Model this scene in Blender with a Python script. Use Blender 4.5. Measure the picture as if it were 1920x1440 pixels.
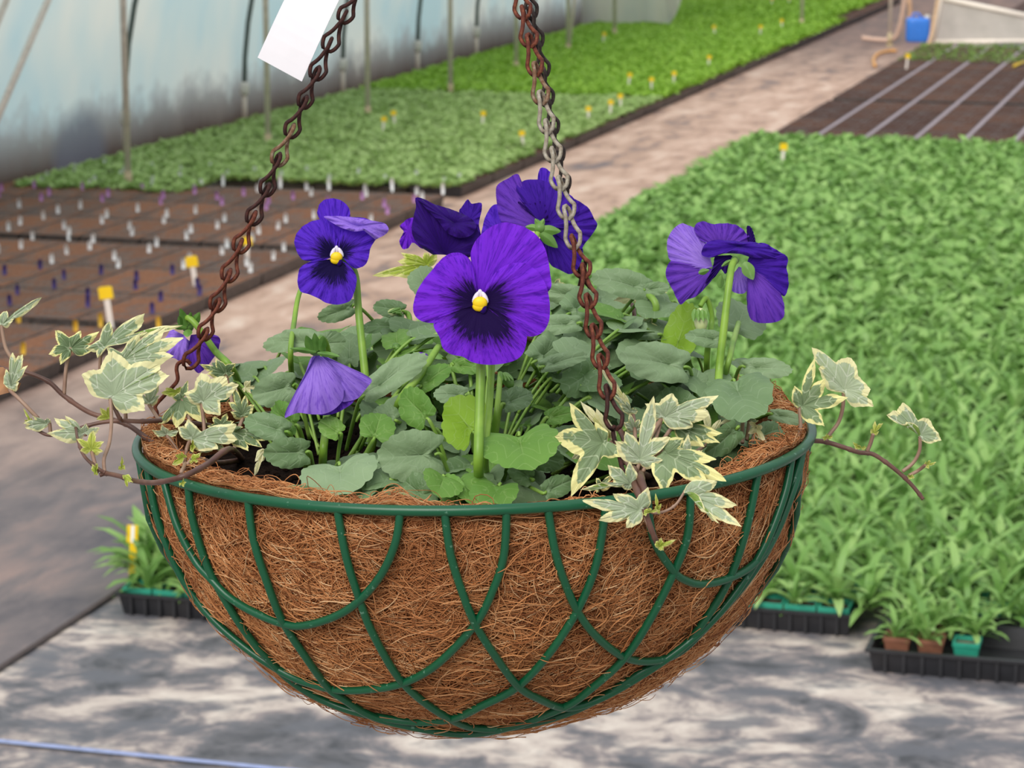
import bpy, math, random
import numpy as np
from mathutils import Vector, Matrix
for o in list(bpy.data.objects): bpy.data.objects.remove(o, do_unlink=True)
S = bpy.context.scene
COL = S.collection
random.seed(7); RNG = np.random.default_rng(11)
# ------------------------------------------------------------------ camera, sky, light, exposure
CAMH = 1.66; FPX = 5000.0
PITCH = math.atan(1030/FPX); CP, SP = math.cos(PITCH), math.sin(PITCH)
cam = bpy.data.cameras.new('camera'); camo = bpy.data.objects.new('camera', cam); COL.objects.link(camo)
camo.location = (0, 0, CAMH); camo.rotation_euler = (math.pi/2-PITCH, 0, 0)
cam.sensor_width = 36; cam.lens = FPX/1920*36; cam.clip_start = .05; cam.clip_end = 400
cam.dof.use_dof = True; cam.dof.focus_distance = 1.30; cam.dof.aperture_fstop = 34
S.camera = camo
w = bpy.data.worlds.new('world'); S.world = w; w.use_nodes = True
wt = w.node_tree; bg = wt.nodes['Background']; tc = wt.nodes.new('ShaderNodeTexCoord'); sz = wt.nodes.new('ShaderNodeSeparateXYZ'); wr = wt.nodes.new('ShaderNodeValToRGB')
wt.links.new(tc.outputs['Generated'], sz.inputs[0]); wt.links.new(sz.outputs[2], wr.inputs[0]); wt.links.new(wr.outputs[0], bg.inputs[0])   # a white overcast sky, brightest overhead
wr.color_ramp.elements[0].position = .0; wr.color_ramp.elements[0].color = (.48, .52, .55, 1); wr.color_ramp.elements[1].position = .9; wr.color_ramp.elements[1].color = (1.0, 1.03, 1.06, 1)
bg.inputs[1].default_value = .95
sd = bpy.data.lights.new('sun', 'SUN'); sd.energy = 2.3; sd.angle = math.radians(38); sd.color = (1, .96, .9)
so = bpy.data.objects.new('sun', sd); COL.objects.link(so); so.rotation_euler = (math.radians(45), math.radians(-26), 0)
S.view_settings.view_transform = 'Standard'; S.view_settings.look = 'None'
S.view_settings.exposure = 0.0; S.view_settings.gamma = 1; S.view_settings.use_curve_mapping = False
# ------------------------------------------------------------------ frames of reference
AZ = math.radians(15.75)                       # the beds run along u, s metres ahead, t metres across
SA, CA = math.sin(AZ), math.cos(AZ)
def W(s, t, z=0.0): return Vector((s*SA+t*CA, s*CA-t*SA, z))
def ray(px, py):
    U = (720-py)/FPX
    return Vector(((px-960)/FPX, CP+U*SP, -SP+U*CP))
def ground(px, py, z=0.0):
    d = ray(px, py); k = (CAMH-z)/-d.z
    return d.x*k, d.y*k
def ST(px, py, z=0.0):
    X, Y = ground(px, py, z); return X*SA+Y*CA, X*CA-Y*SA
def proj(P):
    x, y, z = P[0], P[1], P[2]-CAMH
    f = y*CP-z*SP
    return 960+FPX*x/f, 720-FPX*(y*SP+z*CP)/f
D0 = 1.393; PX = D0/FPX                        # one photo pixel at the basket's distance, in metres
def B(px, py, dz=0.0): return Vector((0, 0, CAMH)) + ray(px, py)*(D0+dz)
CAMUP = Vector((0, SP, CP)); CAMF = Vector((0, CP, -SP)); CAMR = Vector((1, 0, 0))
# ------------------------------------------------------------------ materials
def lin(c):
    c = c/255.0
    return c/12.92 if c <= .04045 else ((c+.055)/1.055)**2.4
def rgb(h): return (lin(int(h[0:2], 16)), lin(int(h[2:4], 16)), lin(int(h[4:6], 16)), 1)
class NT:
    def __init__(s, name):
        s.m = bpy.data.materials.new(name); s.m.use_nodes = True; s.t = s.m.node_tree
        s.p = s.t.nodes['Principled BSDF']; s.out = s.t.nodes['Material Output']
    def n(s, typ, **kw):
        nd = s.t.nodes.new(typ)
        for k, v in kw.items():
            if hasattr(nd, k) and not isinstance(v, tuple): setattr(nd, k, v)
        return nd
    def l(s, a, b): s.t.links.new(a, b)
    def inp(s, sock, v):
        if isinstance(v, bpy.types.NodeSocket): s.l(v, sock)
        else: sock.default_value = v
    def attr(s, name, typ='GEOMETRY'):
        nd = s.n('ShaderNodeAttribute'); nd.attribute_name = name; nd.attribute_type = typ; return nd.outputs['Fac']
    def math(s, op, a, b=0.0, c=None, clamp=False):
        nd = s.n('ShaderNodeMath'); nd.operation = op; nd.use_clamp = clamp
        s.inp(nd.inputs[0], a); s.inp(nd.inputs[1], b)
        if c is not None: s.inp(nd.inputs[2], c)
        return nd.outputs[0]
    def mix(s, f, a, b, mode='MIX'):
        nd = s.n('ShaderNodeMix'); nd.data_type = 'RGBA'; nd.blend_type = mode
        s.inp(nd.inputs[0], f); s.inp(nd.inputs[6], a); s.inp(nd.inputs[7], b); return nd.outputs[2]
    def ramp(s, f, stops, interp='LINEAR'):
        nd = s.n('ShaderNodeValToRGB'); cr = nd.color_ramp; cr.interpolation = interp
        while len(cr.elements) < len(stops): cr.elements.new(.5)
        for e, (p, c) in zip(cr.elements, stops): e.position = p; e.color = c
        s.inp(nd.inputs[0], f); return nd.outputs[0]
    def coord(s, kind='Object', scale=(1, 1, 1), rot=(0, 0, 0), loc=(0, 0, 0), mtype='POINT'):
        if kind == 'Position': c = s.n('ShaderNodeNewGeometry').outputs['Position']
        else: c = s.n('ShaderNodeTexCoord').outputs[kind]
        mp = s.n('ShaderNodeMapping'); mp.vector_type = mtype; mp.inputs['Scale'].default_value = scale
        mp.inputs['Rotation'].default_value = rot; mp.inputs['Location'].default_value = loc
        s.l(c, mp.inputs[0]); return mp.outputs[0]
    def noise(s, vec, scale, detail=3, rough=.55, dist=0.0):
        nd = s.n('ShaderNodeTexNoise'); s.inp(nd.inputs['Vector'], vec); nd.inputs['Scale'].default_value = scale
        nd.inputs['Detail'].default_value = detail; nd.inputs['Roughness'].default_value = rough
        nd.inputs['Distortion'].default_value = dist; return nd.outputs[0]
    def bump(s, h, strength=.3, dist=.01):
        nd = s.n('ShaderNodeBump'); nd.inputs['Strength'].default_value = strength; nd.inputs['Distance'].default_value = dist
        s.l(h, nd.inputs['Height']); s.l(nd.outputs[0], s.p.inputs['Normal'])
    def col(s, c): s.inp(s.p.inputs['Base Color'], c)
    def set(s, rough=.5, metal=0.0, spec=.5):
        s.inp(s.p.inputs['Roughness'], rough); s.p.inputs['Metallic'].default_value = metal
        s.p.inputs['Specular IOR Level'].default_value = spec; return s
    def translucent(s, f, c):
        t = s.n('ShaderNodeBsdfTranslucent'); s.inp(t.inputs[0], c)
        mx = s.n('ShaderNodeMixShader'); mx.inputs[0].default_value = f
        s.l(s.p.outputs[0], mx.inputs[1]); s.l(t.outputs[0], mx.inputs[2]); s.l(mx.outputs[0], s.out.inputs[0])
def plain(name, h, rough=.5, metal=0., spec=.5, var=.12, scale=40):
    m = NT(name); n = m.noise(m.coord('Object'), scale, 4)
    c = rgb(h); d = tuple(x*(1-var*2) for x in c[:3])+(1,); e = tuple(min(1, x*(1+var)) for x in c[:3])+(1,)
    m.col(m.ramp(n, [(.3, d), (.7, e)])); m.set(rough, metal, spec); return m.m
M = {}
def leafmat(name, top, top2, under, vein, transl=.22, veinw=.0005, sidev=.006, rough=.5, margin=None):
    m = NT(name)
    tone = m.attr('tone'); rr = m.attr('rr'); vd = m.attr('vd'); sv = m.attr('sv')
    nz = m.noise(m.coord('Object'), 90, 3)
    f = m.math('ADD', m.math('MULTIPLY', tone, .75), m.math('MULTIPLY', nz, .35), clamp=True)
    c = m.mix(f, rgb(top), rgb(top2))
    if margin:
        wv = m.noise(m.coord('Object', (1, 1, 1)), 260, 2, .6)
        patch = m.noise(m.coord('Object'), 70, 2)
        e = m.math('ADD', rr, m.math('MULTIPLY', m.math('SUBTRACT', wv, .5), .35))
        e = m.math('ADD', e, m.math('MULTIPLY', m.math('SUBTRACT', patch, .5), .55))
        mm = m.ramp(e, [(.80, (0, 0, 0, 1)), (.845, (1, 1, 1, 1))])
        c2 = m.mix(m.ramp(wv, [(.42, (0, 0, 0, 1)), (.6, (1, 1, 1, 1))]), c, rgb(margin[1]))
    vm = m.math('SUBTRACT', 1.0, m.math('DIVIDE', vd, veinw*1.6), clamp=True)
    fr = m.math('FRACT', m.math('DIVIDE', sv, sidev))
    sm = m.math('MULTIPLY', m.math('LESS_THAN', fr, .11), .62 if margin else .42)
    vv = m.math('MAXIMUM', m.math('MULTIPLY', vm, .8), sm)
    if not margin: cv = m.math('MULTIPLY', vv, .45)
    else: cv = vv
    if margin:
        c = m.mix(m.math('MULTIPLY', m.ramp(m.math('ADD', rr, m.math('MULTIPLY', wv, .3)), [(.62, (0, 0, 0, 1)), (.8, (1, 1, 1, 1))]), .5), c, c2)
    c = m.mix(cv, c, rgb(vein))
    if margin: c = m.mix(mm, c, rgb(margin[0]))
    back = m.n('ShaderNodeNewGeometry').outputs['Backfacing']
    uc = m.mix(cv, rgb(under), rgb(vein))
    if margin: uc = m.mix(mm, uc, rgb(margin[0]))
    cc = m.mix(back, c, uc)
    m.col(cc); m.set(rough, 0, .27)
    h = m.math('ADD', m.math('MULTIPLY', vv, -1.0), m.math('MULTIPLY', m.noise(m.coord('Object'), 420, 2), .5))
    m.bump(h, .55, .0009)
    m.translucent(transl, m.mix(.5, cc, rgb(under)))
    return m.m
M['pansy_leaf'] = leafmat('pansy_leaf', '50703F', '93AA82', '6E9432', 'A9BE9A', .12, .0004, .0062)
M['young_leaf'] = leafmat('young_leaf', '558238', '86B050', '86AC30', 'AFCB80', .25, .0004, .006)
M['ivy_leaf'] = leafmat('ivy_leaf', '8CA07E', 'BCC8A8', '7F9A48', 'DDE3CC', .2, .00035, .0075, margin=('F2ECB4', 'A3B482'))
M['ivy_dark_leaf'] = leafmat('ivy_dark_leaf', '566C48', '8DA078', '66803A', 'BECBA6', .15, .0003, .0075, margin=('F2EBA2', '7E9660'))
M['ivy_pale_leaf'] = leafmat('ivy_pale_leaf', 'D6D49A', 'EDE8BE', 'D8D890', 'F4EFD0', .3, .0003, .0075, margin=('F4EDC0', 'E4E0A8'))
M['ivy_young_leaf'] = leafmat('ivy_young_leaf', 'A9C23E', 'CFD868', 'C2D04E', 'DDE48C', .35, .0003, .0075, margin=('F0EC9A', 'D8DC70'))
def petalmat(name, c0, c1, veinc, blotch, transl=.18, under=None):
    m = NT(name); rr = m.attr('rr'); ta = m.attr('ta'); bl = m.attr('bl'); tone = m.attr('tone')
    comb = m.n('ShaderNodeCombineXYZ'); m.l(m.math('MULTIPLY', ta, 1.0), comb.inputs[0]); m.l(m.math('MULTIPLY', rr, .07), comb.inputs[1]); m.l(tone, comb.inputs[2])
    st = m.noise(comb.outputs[0], 62, 4, .62); st2 = m.noise(comb.outputs[0], 15, 2, .5)
    big = m.noise(m.coord('Object'), 60, 2)
    c = m.mix(m.math('ADD', m.math('MULTIPLY', rr, .6), m.math('MULTIPLY', big, .5), clamp=True), rgb(c0), rgb(c1))
    lines = m.ramp(st, [(.36, (1, 1, 1, 1)), (.5, (0, 0, 0, 1))])
    c = m.mix(m.math('MULTIPLY', lines, .62), c, rgb(veinc))
    e = m.math('SUBTRACT', bl, rr); e = m.math('ADD', e, m.math('MULTIPLY', m.math('SUBTRACT', st, .5), .9))
    e = m.math('ADD', e, m.math('MULTIPLY', m.math('SUBTRACT', st2, .5), .35))
    bm = m.ramp(e, [(0, (0, 0, 0, 1)), (.24, (1, 1, 1, 1))])
    c = m.mix(bm, c, rgb(blotch))
    if under:
        back = m.n('ShaderNodeNewGeometry').outputs['Backfacing']
        c = m.mix(back, c, m.mix(m.math('MULTIPLY', lines, .5), rgb(under), rgb(veinc)))
    m.col(c); m.set(.7, 0, .12); m.p.inputs['Sheen Weight'].default_value = .05
    m.bump(st, .35, .0010); m.translucent(transl, c); return m.m
M['petal_violet'] = petalmat('petal_violet', '6A1FC8', '7C2BD8', '3C0C96', '1B0440')
M['petal_blue'] = petalmat('petal_blue', '5A2AC4', '5C2EC8', '2E1090', '12043C', under='8A66D2')
M['petal_dark'] = petalmat('petal_dark', '22045C', '2E066E', '1A0240', '14022E', .04)
M['petal_indigo'] = petalmat('petal_indigo', '3A1690', '441C9C', '22086A', '1A0648', .12)
M['petal_lilac'] = petalmat('petal_lilac', 'AE8CEC', '9870E0', '6A3EC0', '4A22A0', .25)
M['petal_mid'] = petalmat('petal_mid', '7648BC', '6434B4', '3A1A8C', '3E1C94', .2)
def stem(name, a, b):
    m = NT(name); m.col(m.ramp(m.noise(m.coord('Object'), 60, 3), [(.3, rgb(a)), (.7, rgb(b))])); m.set(.45); return m.m
M['flower_stem'] = stem('flower_stem', '5F8A28', '8CB040'); M['petiole'] = stem('petiole', '6A9434', '93B452')
M['ivy_stem'] = stem('ivy_stem', '4A2E26', '7A5648'); M['ivy_petiole'] = stem('ivy_petiole', '8A6A5A', 'A88A74')
M['sepal'] = stem('sepal', '3F6A22', '729A48'); M['throat'] = plain('throat', 'F4CC10', .5, var=.08); M['throat_white'] = plain('throat_white', 'E9DFF2', .6)
M['bud'] = stem('bud', 'A8BC6A', 'DDE0B0'); M['dead_leaf'] = stem('dead_leaf', '7A4E30', 'B07E50')
def m_wire():
    m = NT('green_wire'); v = m.coord('Object'); n = m.noise(v, 300, 3)
    c = m.mix(m.ramp(n, [(.66, (0, 0, 0, 1)), (.72, (1, 1, 1, 1))]), rgb('0A5C38'), rgb('6C9A80'))
    m.col(m.mix(m.math('MULTIPLY', m.noise(v, 25, 2), .7), c, rgb('07442C'))); m.set(.33, 0, .5); return m.m
M['wire'] = m_wire()
def m_coir():
    m = NT('coir'); v = m.coord('Object', (1, 1, 2.2)); n = m.noise(v, 170, 5, .7, 1.6); b = m.noise(v, 14, 3)
    c = m.ramp(n, [(.28, rgb('4A2412')), (.5, rgb('985E38')), (.72, rgb('C89060'))])
    m.col(m.mix(m.math('MULTIPLY', b, .5), c, rgb('A0602F'), 'MULTIPLY')); m.set(.9, 0, .1); m.bump(n, .9, .004); return m.m
M['coir'] = m_coir()
def m_fibre():
    m = NT('coir_fibre'); t = m.attr('tone'); b = m.noise(m.coord('Object'), 16, 3)
    c = m.ramp(t, [(0, rgb('7A4424')), (.3, rgb('BC7A48')), (.65, rgb('DC9E68')), (1, rgb('F4D0A0'))])
    m.col(m.mix(m.ramp(b, [(.36, (1, 1, 1, 1)), (.6, (0, 0, 0, 1))]), c, m.mix(.5, c, rgb('A06238')))); m.set(.65, 0, .3); return m.m
M['fibre'] = m_fibre()
def m_soil(name, a, b, sc=220):
    m = NT(name); n = m.noise(m.coord('Object'), sc, 5, .7); m.col(m.ramp(n, [(.35, rgb(a)), (.68, rgb(b))])); m.set(.95, 0, .1); m.bump(n, 1, .006); return m.m
M['potting_soil'] = m_soil('potting_soil', '120C0A', '3A2A22')
def m_rust(name, a, b, c, thr=.5):
    m = NT(name); v = m.coord('Object'); n = m.noise(v, 260, 4, .6)
    m.col(m.ramp(n, [(.3, rgb(a)), (.5, rgb(b)), (.72, rgb(c))])); m.set(.7, .25, .4); m.bump(n, .6, .0006); return m.m
M['rust_dark'] = m_rust('rust_dark', '1C0D0B', '3A1C18', '5A3026')
M['rust'] = m_rust('rust', '3E1A12', '653022', '94563A')
M['steel_old'] = m_rust('steel_old', '6E5A48', '9C9282', 'BDB6A8')
M['steel_rusting'] = m_rust('steel_rusting', '4E2A1E', '7C5A42', 'A09480')
M['steel_dark'] = m_rust('steel_dark', '221A18', '3C3230', '5A4A42')
M['card'] = plain('card', 'F3EEF2', .6, var=.02)
# ------------------------------------------------------------------ mesh helpers
class MB:
    def __init__(s): s.v = []; s.f = []; s.at = {}
    def add(s, vs, fs, **at):
        b = len(s.v); s.v += [tuple(x) for x in vs]; s.f += [tuple(i+b for i in f) for f in fs]
        for k in set(list(s.at)+list(at)):
            L = s.at.setdefault(k, [0.0]*b)
            a = at.get(k)
            if a is None: a = [0.0]*len(vs)
            elif isinstance(a, (int, float)): a = [float(a)]*len(vs)
            L += [float(x) for x in a]
    def tube(s, pts, r, n=8, cap=True, **at):
        pts = [Vector(p) for p in pts]; N = len(pts)
        rs = r if isinstance(r, (list, tuple)) else [r]*N
        T = [(pts[min(i+1, N-1)]-pts[max(i-1, 0)]).normalized() for i in range(N)]
        up = Vector((0, 0, 1)) if abs(T[0].z) < .9 else Vector((1, 0, 0))
        nrm = (up-T[0]*up.dot(T[0])).normalized(); vs = []
        for i in range(N):
            nrm = (nrm-T[i]*nrm.dot(T[i])); nrm = nrm.normalized() if nrm.length > 1e-9 else T[i].orthogonal().normalized()
            bn = T[i].cross(nrm)
            for k in range(n):
                a = 2*math.pi*k/n; vs.append(pts[i]+(nrm*math.cos(a)+bn*math.sin(a))*rs[i])
        fs = [(i*n+k, i*n+(k+1) % n, (i+1)*n+(k+1) % n, (i+1)*n+k) for i in range(N-1) for k in range(n)]
        if cap: fs += [tuple(range(n-1, -1, -1)), tuple((N-1)*n+k for k in range(n))]
        s.add(vs, fs, **at)
    def loop(s, pts, r, n=8):
        pts = [Vector(p) for p in pts]; N = len(pts); vs = []
        c = sum(pts, Vector())/N; T0 = (pts[1]-pts[-1]).normalized()
        nrm = (pts[0]-c); nrm = (nrm-T0*nrm.dot(T0)).normalized()
        for i in range(N):
            T = (pts[(i+1) % N]-pts[i-1]).normalized(); nrm = (nrm-T*nrm.dot(T)).normalized(); bn = T.cross(nrm)
            for k in range(n):
                a = 2*math.pi*k/n; vs.append(pts[i]+(nrm*math.cos(a)+bn*math.sin(a))*r)
        s.add(vs, [(i*n+k, i*n+(k+1) % n, ((i+1) % N)*n+(k+1) % n, ((i+1) % N)*n+k) for i in range(N) for k in range(n)])
    def box(s, c, d, rot=None):
        c = Vector(c); vs = []
        for x in (-.5, .5):
            for y in (-.5, .5):
                for z in (-.5, .5):
                    q = Vector((x*d[0], y*d[1], z*d[2]))
                    if rot is not None: q = rot @ q
                    vs.append(c+q)
        s.add(vs, [(0, 1, 3, 2), (4, 6, 7, 5), (0, 4, 5, 1), (2, 3, 7, 6), (0, 2, 6, 4), (1, 5, 7, 3)])
    def ball(s, c, r, n=8, m=6, sq=(1, 1, 1), axis=None, **at):
        vs = []; q = Vector((0, 0, 1)).rotation_difference(Vector(axis).normalized()) if axis is not None else None
        for i in range(m+1):
            th = math.pi*i/m
            for k in range(n):
                a = 2*math.pi*k/n; p = Vector((math.sin(th)*math.cos(a)*r*sq[0], math.sin(th)*math.sin(a)*r*sq[1], math.cos(th)*r*sq[2]))
                if q: p = q @ p
                vs.append(Vector(c)+p)
        s.add(vs, [(i*n+k, (i+1)*n+k, (i+1)*n+(k+1) % n, i*n+(k+1) % n) for i in range(m) for k in range(n)], **at)
    def build(s, name, mat, parent=None, smooth=True, origin=None):
        base = Vector(origin) if origin is not None else (wloc(parent) if parent else Vector((0, 0, 0)))
        me = bpy.data.meshes.new(name); me.from_pydata([tuple(Vector(v)-base) for v in s.v], [], s.f)
        for k, L in s.at.items():
            a = me.attributes.new(k, 'FLOAT', 'POINT'); a.data.foreach_set('value', L)
        if smooth: me.polygons.foreach_set('use_smooth', [True]*len(me.polygons))
        me.materials.append(mat); o = bpy.data.objects.new(name, me); COL.objects.link(o)
        if parent: o.parent = parent; o.location = base-wloc(parent)
        else: o.location = base
        return o
def wloc(o):
    p = Vector(o.location)
    while o.parent is not None: o = o.parent; p += Vector(o.location)
    return p
def big_mesh(name, V, F, mat, attrs=None, parent=None, smooth=False):
    me = bpy.data.meshes.new(name); k = F.shape[1]
    me.vertices.add(len(V)); me.vertices.foreach_set('co', np.ascontiguousarray(V, dtype=np.float32).ravel())
    me.loops.add(F.size); me.loops.foreach_set('vertex_index', np.ascontiguousarray(F, dtype=np.int32).ravel())
    me.polygons.add(len(F)); me.polygons.foreach_set('loop_start', np.arange(0, F.size, k, dtype=np.int32))
    me.update(calc_edges=True)
    for n, a in (attrs or {}).items():
        at = me.attributes.new(n, 'FLOAT', 'POINT'); at.data.foreach_set('value', np.ascontiguousarray(a, dtype=np.float32))
    if smooth: me.polygons.foreach_set('use_smooth', np.ones(len(F), dtype=bool))
    me.materials.append(mat); me.validate()
    o = bpy.data.objects.new(name, me); COL.objects.link(o); o.parent = parent; return o
def scatter(Vt, Ft, pos, ang, scl, tone=None, tilt=None):
    """copies of a template at pos with yaw and scale, as arrays"""
    n = len(pos); c, s = np.cos(ang), np.sin(ang); R = np.zeros((n, 3, 3))
    R[:, 0, 0] = c; R[:, 0, 1] = -s; R[:, 1, 0] = s; R[:, 1, 1] = c; R[:, 2, 2] = 1
    if tilt is not None:
        T = np.tile(np.eye(3), (n, 1, 1)); ct, sn = np.cos(tilt), np.sin(tilt)
        T[:, 1, 1] = ct; T[:, 1, 2] = -sn; T[:, 2, 1] = sn; T[:, 2, 2] = ct; R = R @ T
    V = np.einsum('nij,vj->nvi', R, Vt)*scl[:, None, None]+pos[:, None, :]
    F = Ft[None]+(np.arange(n)*len(Vt))[:, None, None]
    tn = np.repeat(tone if tone is not None else np.zeros(n), len(Vt))
    return V.reshape(-1, 3), F.reshape(-1, Ft.shape[1]), tn
def empty(name, loc, label=None, cat=None, group=None, rz=0.0, parent=None):
    o = bpy.data.objects.new(name, None); COL.objects.link(o); o.empty_display_size = .02
    if parent: o.parent = parent; o.location = Vector(loc)-wloc(parent)
    else: o.location = loc
    o.rotation_euler = (0, 0, rz); tag(o, label, cat, group); return o
def tag(o, label=None, cat=None, group=None, kind=None):
    if label: o['label'] = label
    if cat: o['category'] = cat
    if group: o['group'] = group
    if kind: o['kind'] = kind
    return o
def children_of(o): return [c for c in o.children]
def copy_tree(o, parent=None):
    c = o.copy(); COL.objects.link(c); c.parent = parent
    for ch in list(o.children): copy_tree(ch, c)
    return c
def spline(pts, k=6, closed=False):
    pts = [Vector(p) for p in pts]; N = len(pts); out = []
    rng = range(N) if closed else range(N-1)
    for i in rng:
        if closed: p0, p1, p2, p3 = pts[i-1], pts[i], pts[(i+1) % N], pts[(i+2) % N]
        else: p0, p1, p2, p3 = pts[max(i-1, 0)], pts[i], pts[i+1], pts[min(i+2, N-1)]
        for j in range(k):
            t = j/k
            out.append(.5*((2*p1)+(p2-p0)*t+(2*p0-5*p1+4*p2-p3)*t*t+(3*p1-p0-3*p2+p3)*t**3))
    if not closed: out.append(pts[-1])
    return out
def resample(P, n, closed=False):
    P = [Vector(p) for p in P]
    if closed: P = P+[P[0]]
    d = [0]
    for i in range(1, len(P)): d.append(d[-1]+(P[i]-P[i-1]).length)
    out = []; j = 0; m = n if closed else n-1
    for i in range(n):
        t = d[-1]*i/m
        while j < len(d)-2 and d[j+1] < t: j += 1
        f = (t-d[j])/max(d[j+1]-d[j], 1e-9); out.append(P[j].lerp(P[j+1], min(1, f)))
    return out
def seg_dist(p, a, b):
    ab = b-a; L = ab.length_squared; t = max(0, min(1, (p-a).dot(ab)/L)) if L > 0 else 0
    return (p-(a+ab*t)).length, t*math.sqrt(L)
def sheet(mb, c, outline, closed, nr, top, bulge=0.0, ruffle=0.0, rk=9, veins=None, bl=0.0, tone=0.5, cup=0.0, thick=0.0):
    """a leaf or petal as a fan of rings between a centre and its traced edge"""
    c = Vector(c); O = [Vector(p) for p in outline]; n = len(O); top = Vector(top).normalized()
    ph = random.uniform(0, 6.28); vs = []; A = dict(rr=[], ta=[], vd=[], sv=[])
    Rm = sum((o-c).length for o in O)/n
    for j in range(nr+1):
        f = (j/nr)
        for i in range(n):
            p = c+(O[i]-c)*f; th = i/n*2*math.pi
            p = p+top*(bulge*math.sin(math.pi*min(1, f))+cup*f*f)
            p = p+top*(ruffle*f**3*(math.sin(rk*th+ph)+.5*math.sin(rk*2.3*th+2*ph)))
            vs.append(p); A['rr'].append(f); A['ta'].append(i/n)
            if veins:
                best = (9, 0)
                for a, b in veins:
                    dd = seg_dist(c+(O[i]-c)*f, a, b)
                    if dd[0] < best[0]: best = dd
                A['vd'].append(best[0]); A['sv'].append(best[1]-best[0]*1.1+.3)
            else: A['vd'].append(1.0); A['sv'].append(.003)
    fs = []
    m = n if closed else n-1
    for j in range(nr):
        for i in range(m):
            a, b = j*n+i, j*n+(i+1) % n
            fs.append((a, b, b+n, a+n) if j else (a, b+n, a+n))
    # orient the faces so their normal agrees with TOP
    acc = Vector()
    for f in fs[-m:]:
        acc += (Vector(vs[f[1]])-Vector(vs[f[0]])).cross(Vector(vs[f[2]])-Vector(vs[f[0]]))
    if acc.dot(top) < 0: fs = [tuple(reversed(f)) for f in fs]
    mb.add(vs, fs, bl=bl, tone=tone, **A)
# ------------------------------------------------------------------ the setting: ground sheets, tunnel wall
def m_floor():
    m = NT('weed_mat'); v = m.coord('Position', (1, 1, 1), (0, 0, AZ))
    n1 = m.noise(m.coord('Position', (1.3, 1.5, 1), (0, 0, .5)), 2.5, 7, .58, .8); n2 = m.noise(v, 11, 5, .65, .6); n3 = m.noise(m.coord('Position', (1, 1.6, 1)), 5.5, 4, .6)
    f = m.math('ADD', m.math('MULTIPLY', n1, .62), m.math('MULTIPLY', n2, .38))
    c = m.ramp(f, [(.38, rgb('46474C')), (.46, rgb('6E6C70')), (.50, rgb('958A88')), (.55, rgb('C6B8AE')), (.63, rgb('E0D4C8'))])
    c = m.mix(m.ramp(n3, [(.50, (0, 0, 0, 1)), (.62, (.85, .85, .85, 1))]), c, rgb('66676E'))
    weave = m.n('ShaderNodeTexWave'); m.l(v, weave.inputs[0]); weave.inputs['Scale'].default_value = 90
    m.col(m.mix(.10, c, weave.outputs[0], 'MULTIPLY')); m.set(.55, 0, .4); m.bump(n2, .25, .01); return m.m
def m_path():
    m = NT('path_mat'); n1 = m.noise(m.coord('Position', (1/2.4, 1/.45, 1), (0, 0, -AZ), mtype='TEXTURE'), 1.6, 5, .6, .5); n2 = m.noise(m.coord('Position', (1/2.2, 1/.9, 1), (0, 0, -AZ), mtype='TEXTURE'), 3.6, 5, .62, .4)
    y = m.n('ShaderNodeSeparateXYZ'); m.l(m.n('ShaderNodeNewGeometry').outputs['Position'], y.inputs[0])
    f = m.math('ADD', m.math('MULTIPLY', n1, .45), m.math('MULTIPLY', n2, .55))
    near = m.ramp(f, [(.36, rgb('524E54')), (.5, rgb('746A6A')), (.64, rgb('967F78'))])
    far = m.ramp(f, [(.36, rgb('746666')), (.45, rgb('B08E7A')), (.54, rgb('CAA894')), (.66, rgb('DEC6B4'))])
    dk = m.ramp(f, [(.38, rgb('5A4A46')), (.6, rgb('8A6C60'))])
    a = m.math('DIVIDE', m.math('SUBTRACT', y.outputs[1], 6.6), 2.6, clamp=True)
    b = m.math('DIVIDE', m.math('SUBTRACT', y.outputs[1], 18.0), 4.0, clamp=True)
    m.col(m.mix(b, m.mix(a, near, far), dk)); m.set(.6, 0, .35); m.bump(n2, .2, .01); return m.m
def row_word(k): return ['first', 'second', 'third', 'fourth', 'fifth', 'sixth', 'seventh', 'eighth', 'ninth', 'tenth', 'eleventh', 'twelfth'][k] if k < 12 else str(k+1)+'th'
def strip(name, s0, s1, t0, t1, z, mat, ns=1):
    mb = MB(); vs = []
    for i in range(ns+1):
        s = s0+(s1-s0)*i/ns; vs += [W(s, t0, z), W(s, t1, z)]
    mb.add(vs, [(2*i, 2*i+1, 2*i+3, 2*i+2) for i in range(ns)])
    o = mb.build(name, mat, smooth=False); o['kind'] = 'structure'; return o
strip('floor', -3, 60, -16, 10, 0, m_floor())
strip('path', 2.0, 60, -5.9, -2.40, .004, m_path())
strip('seam_shadow_line', 2.0, 13.9, -2.412, -2.398, .007, plain('seam_shadow', '4A3E3C', .8))  # shadow line where the ground sheets overlap, laid on as a thin dark strip
mbt = MB(); mbt.add([W(4.29, -2.9, .006), W(4.28, .8, .006), W(4.298, .8, .006), W(4.308, -2.9, .006)], [(0, 1, 2, 3)])
o = mbt.build('trim_2', plain('blue_tape', '9AA6D0', .5), smooth=False); o['kind'] = 'structure'
WT = -5.74; HR = 2.7; HB = .18
def prof(h): return 0 if h < HB else HR-math.sqrt(max(HR*HR-(h-HB)**2, 0.01))
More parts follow.
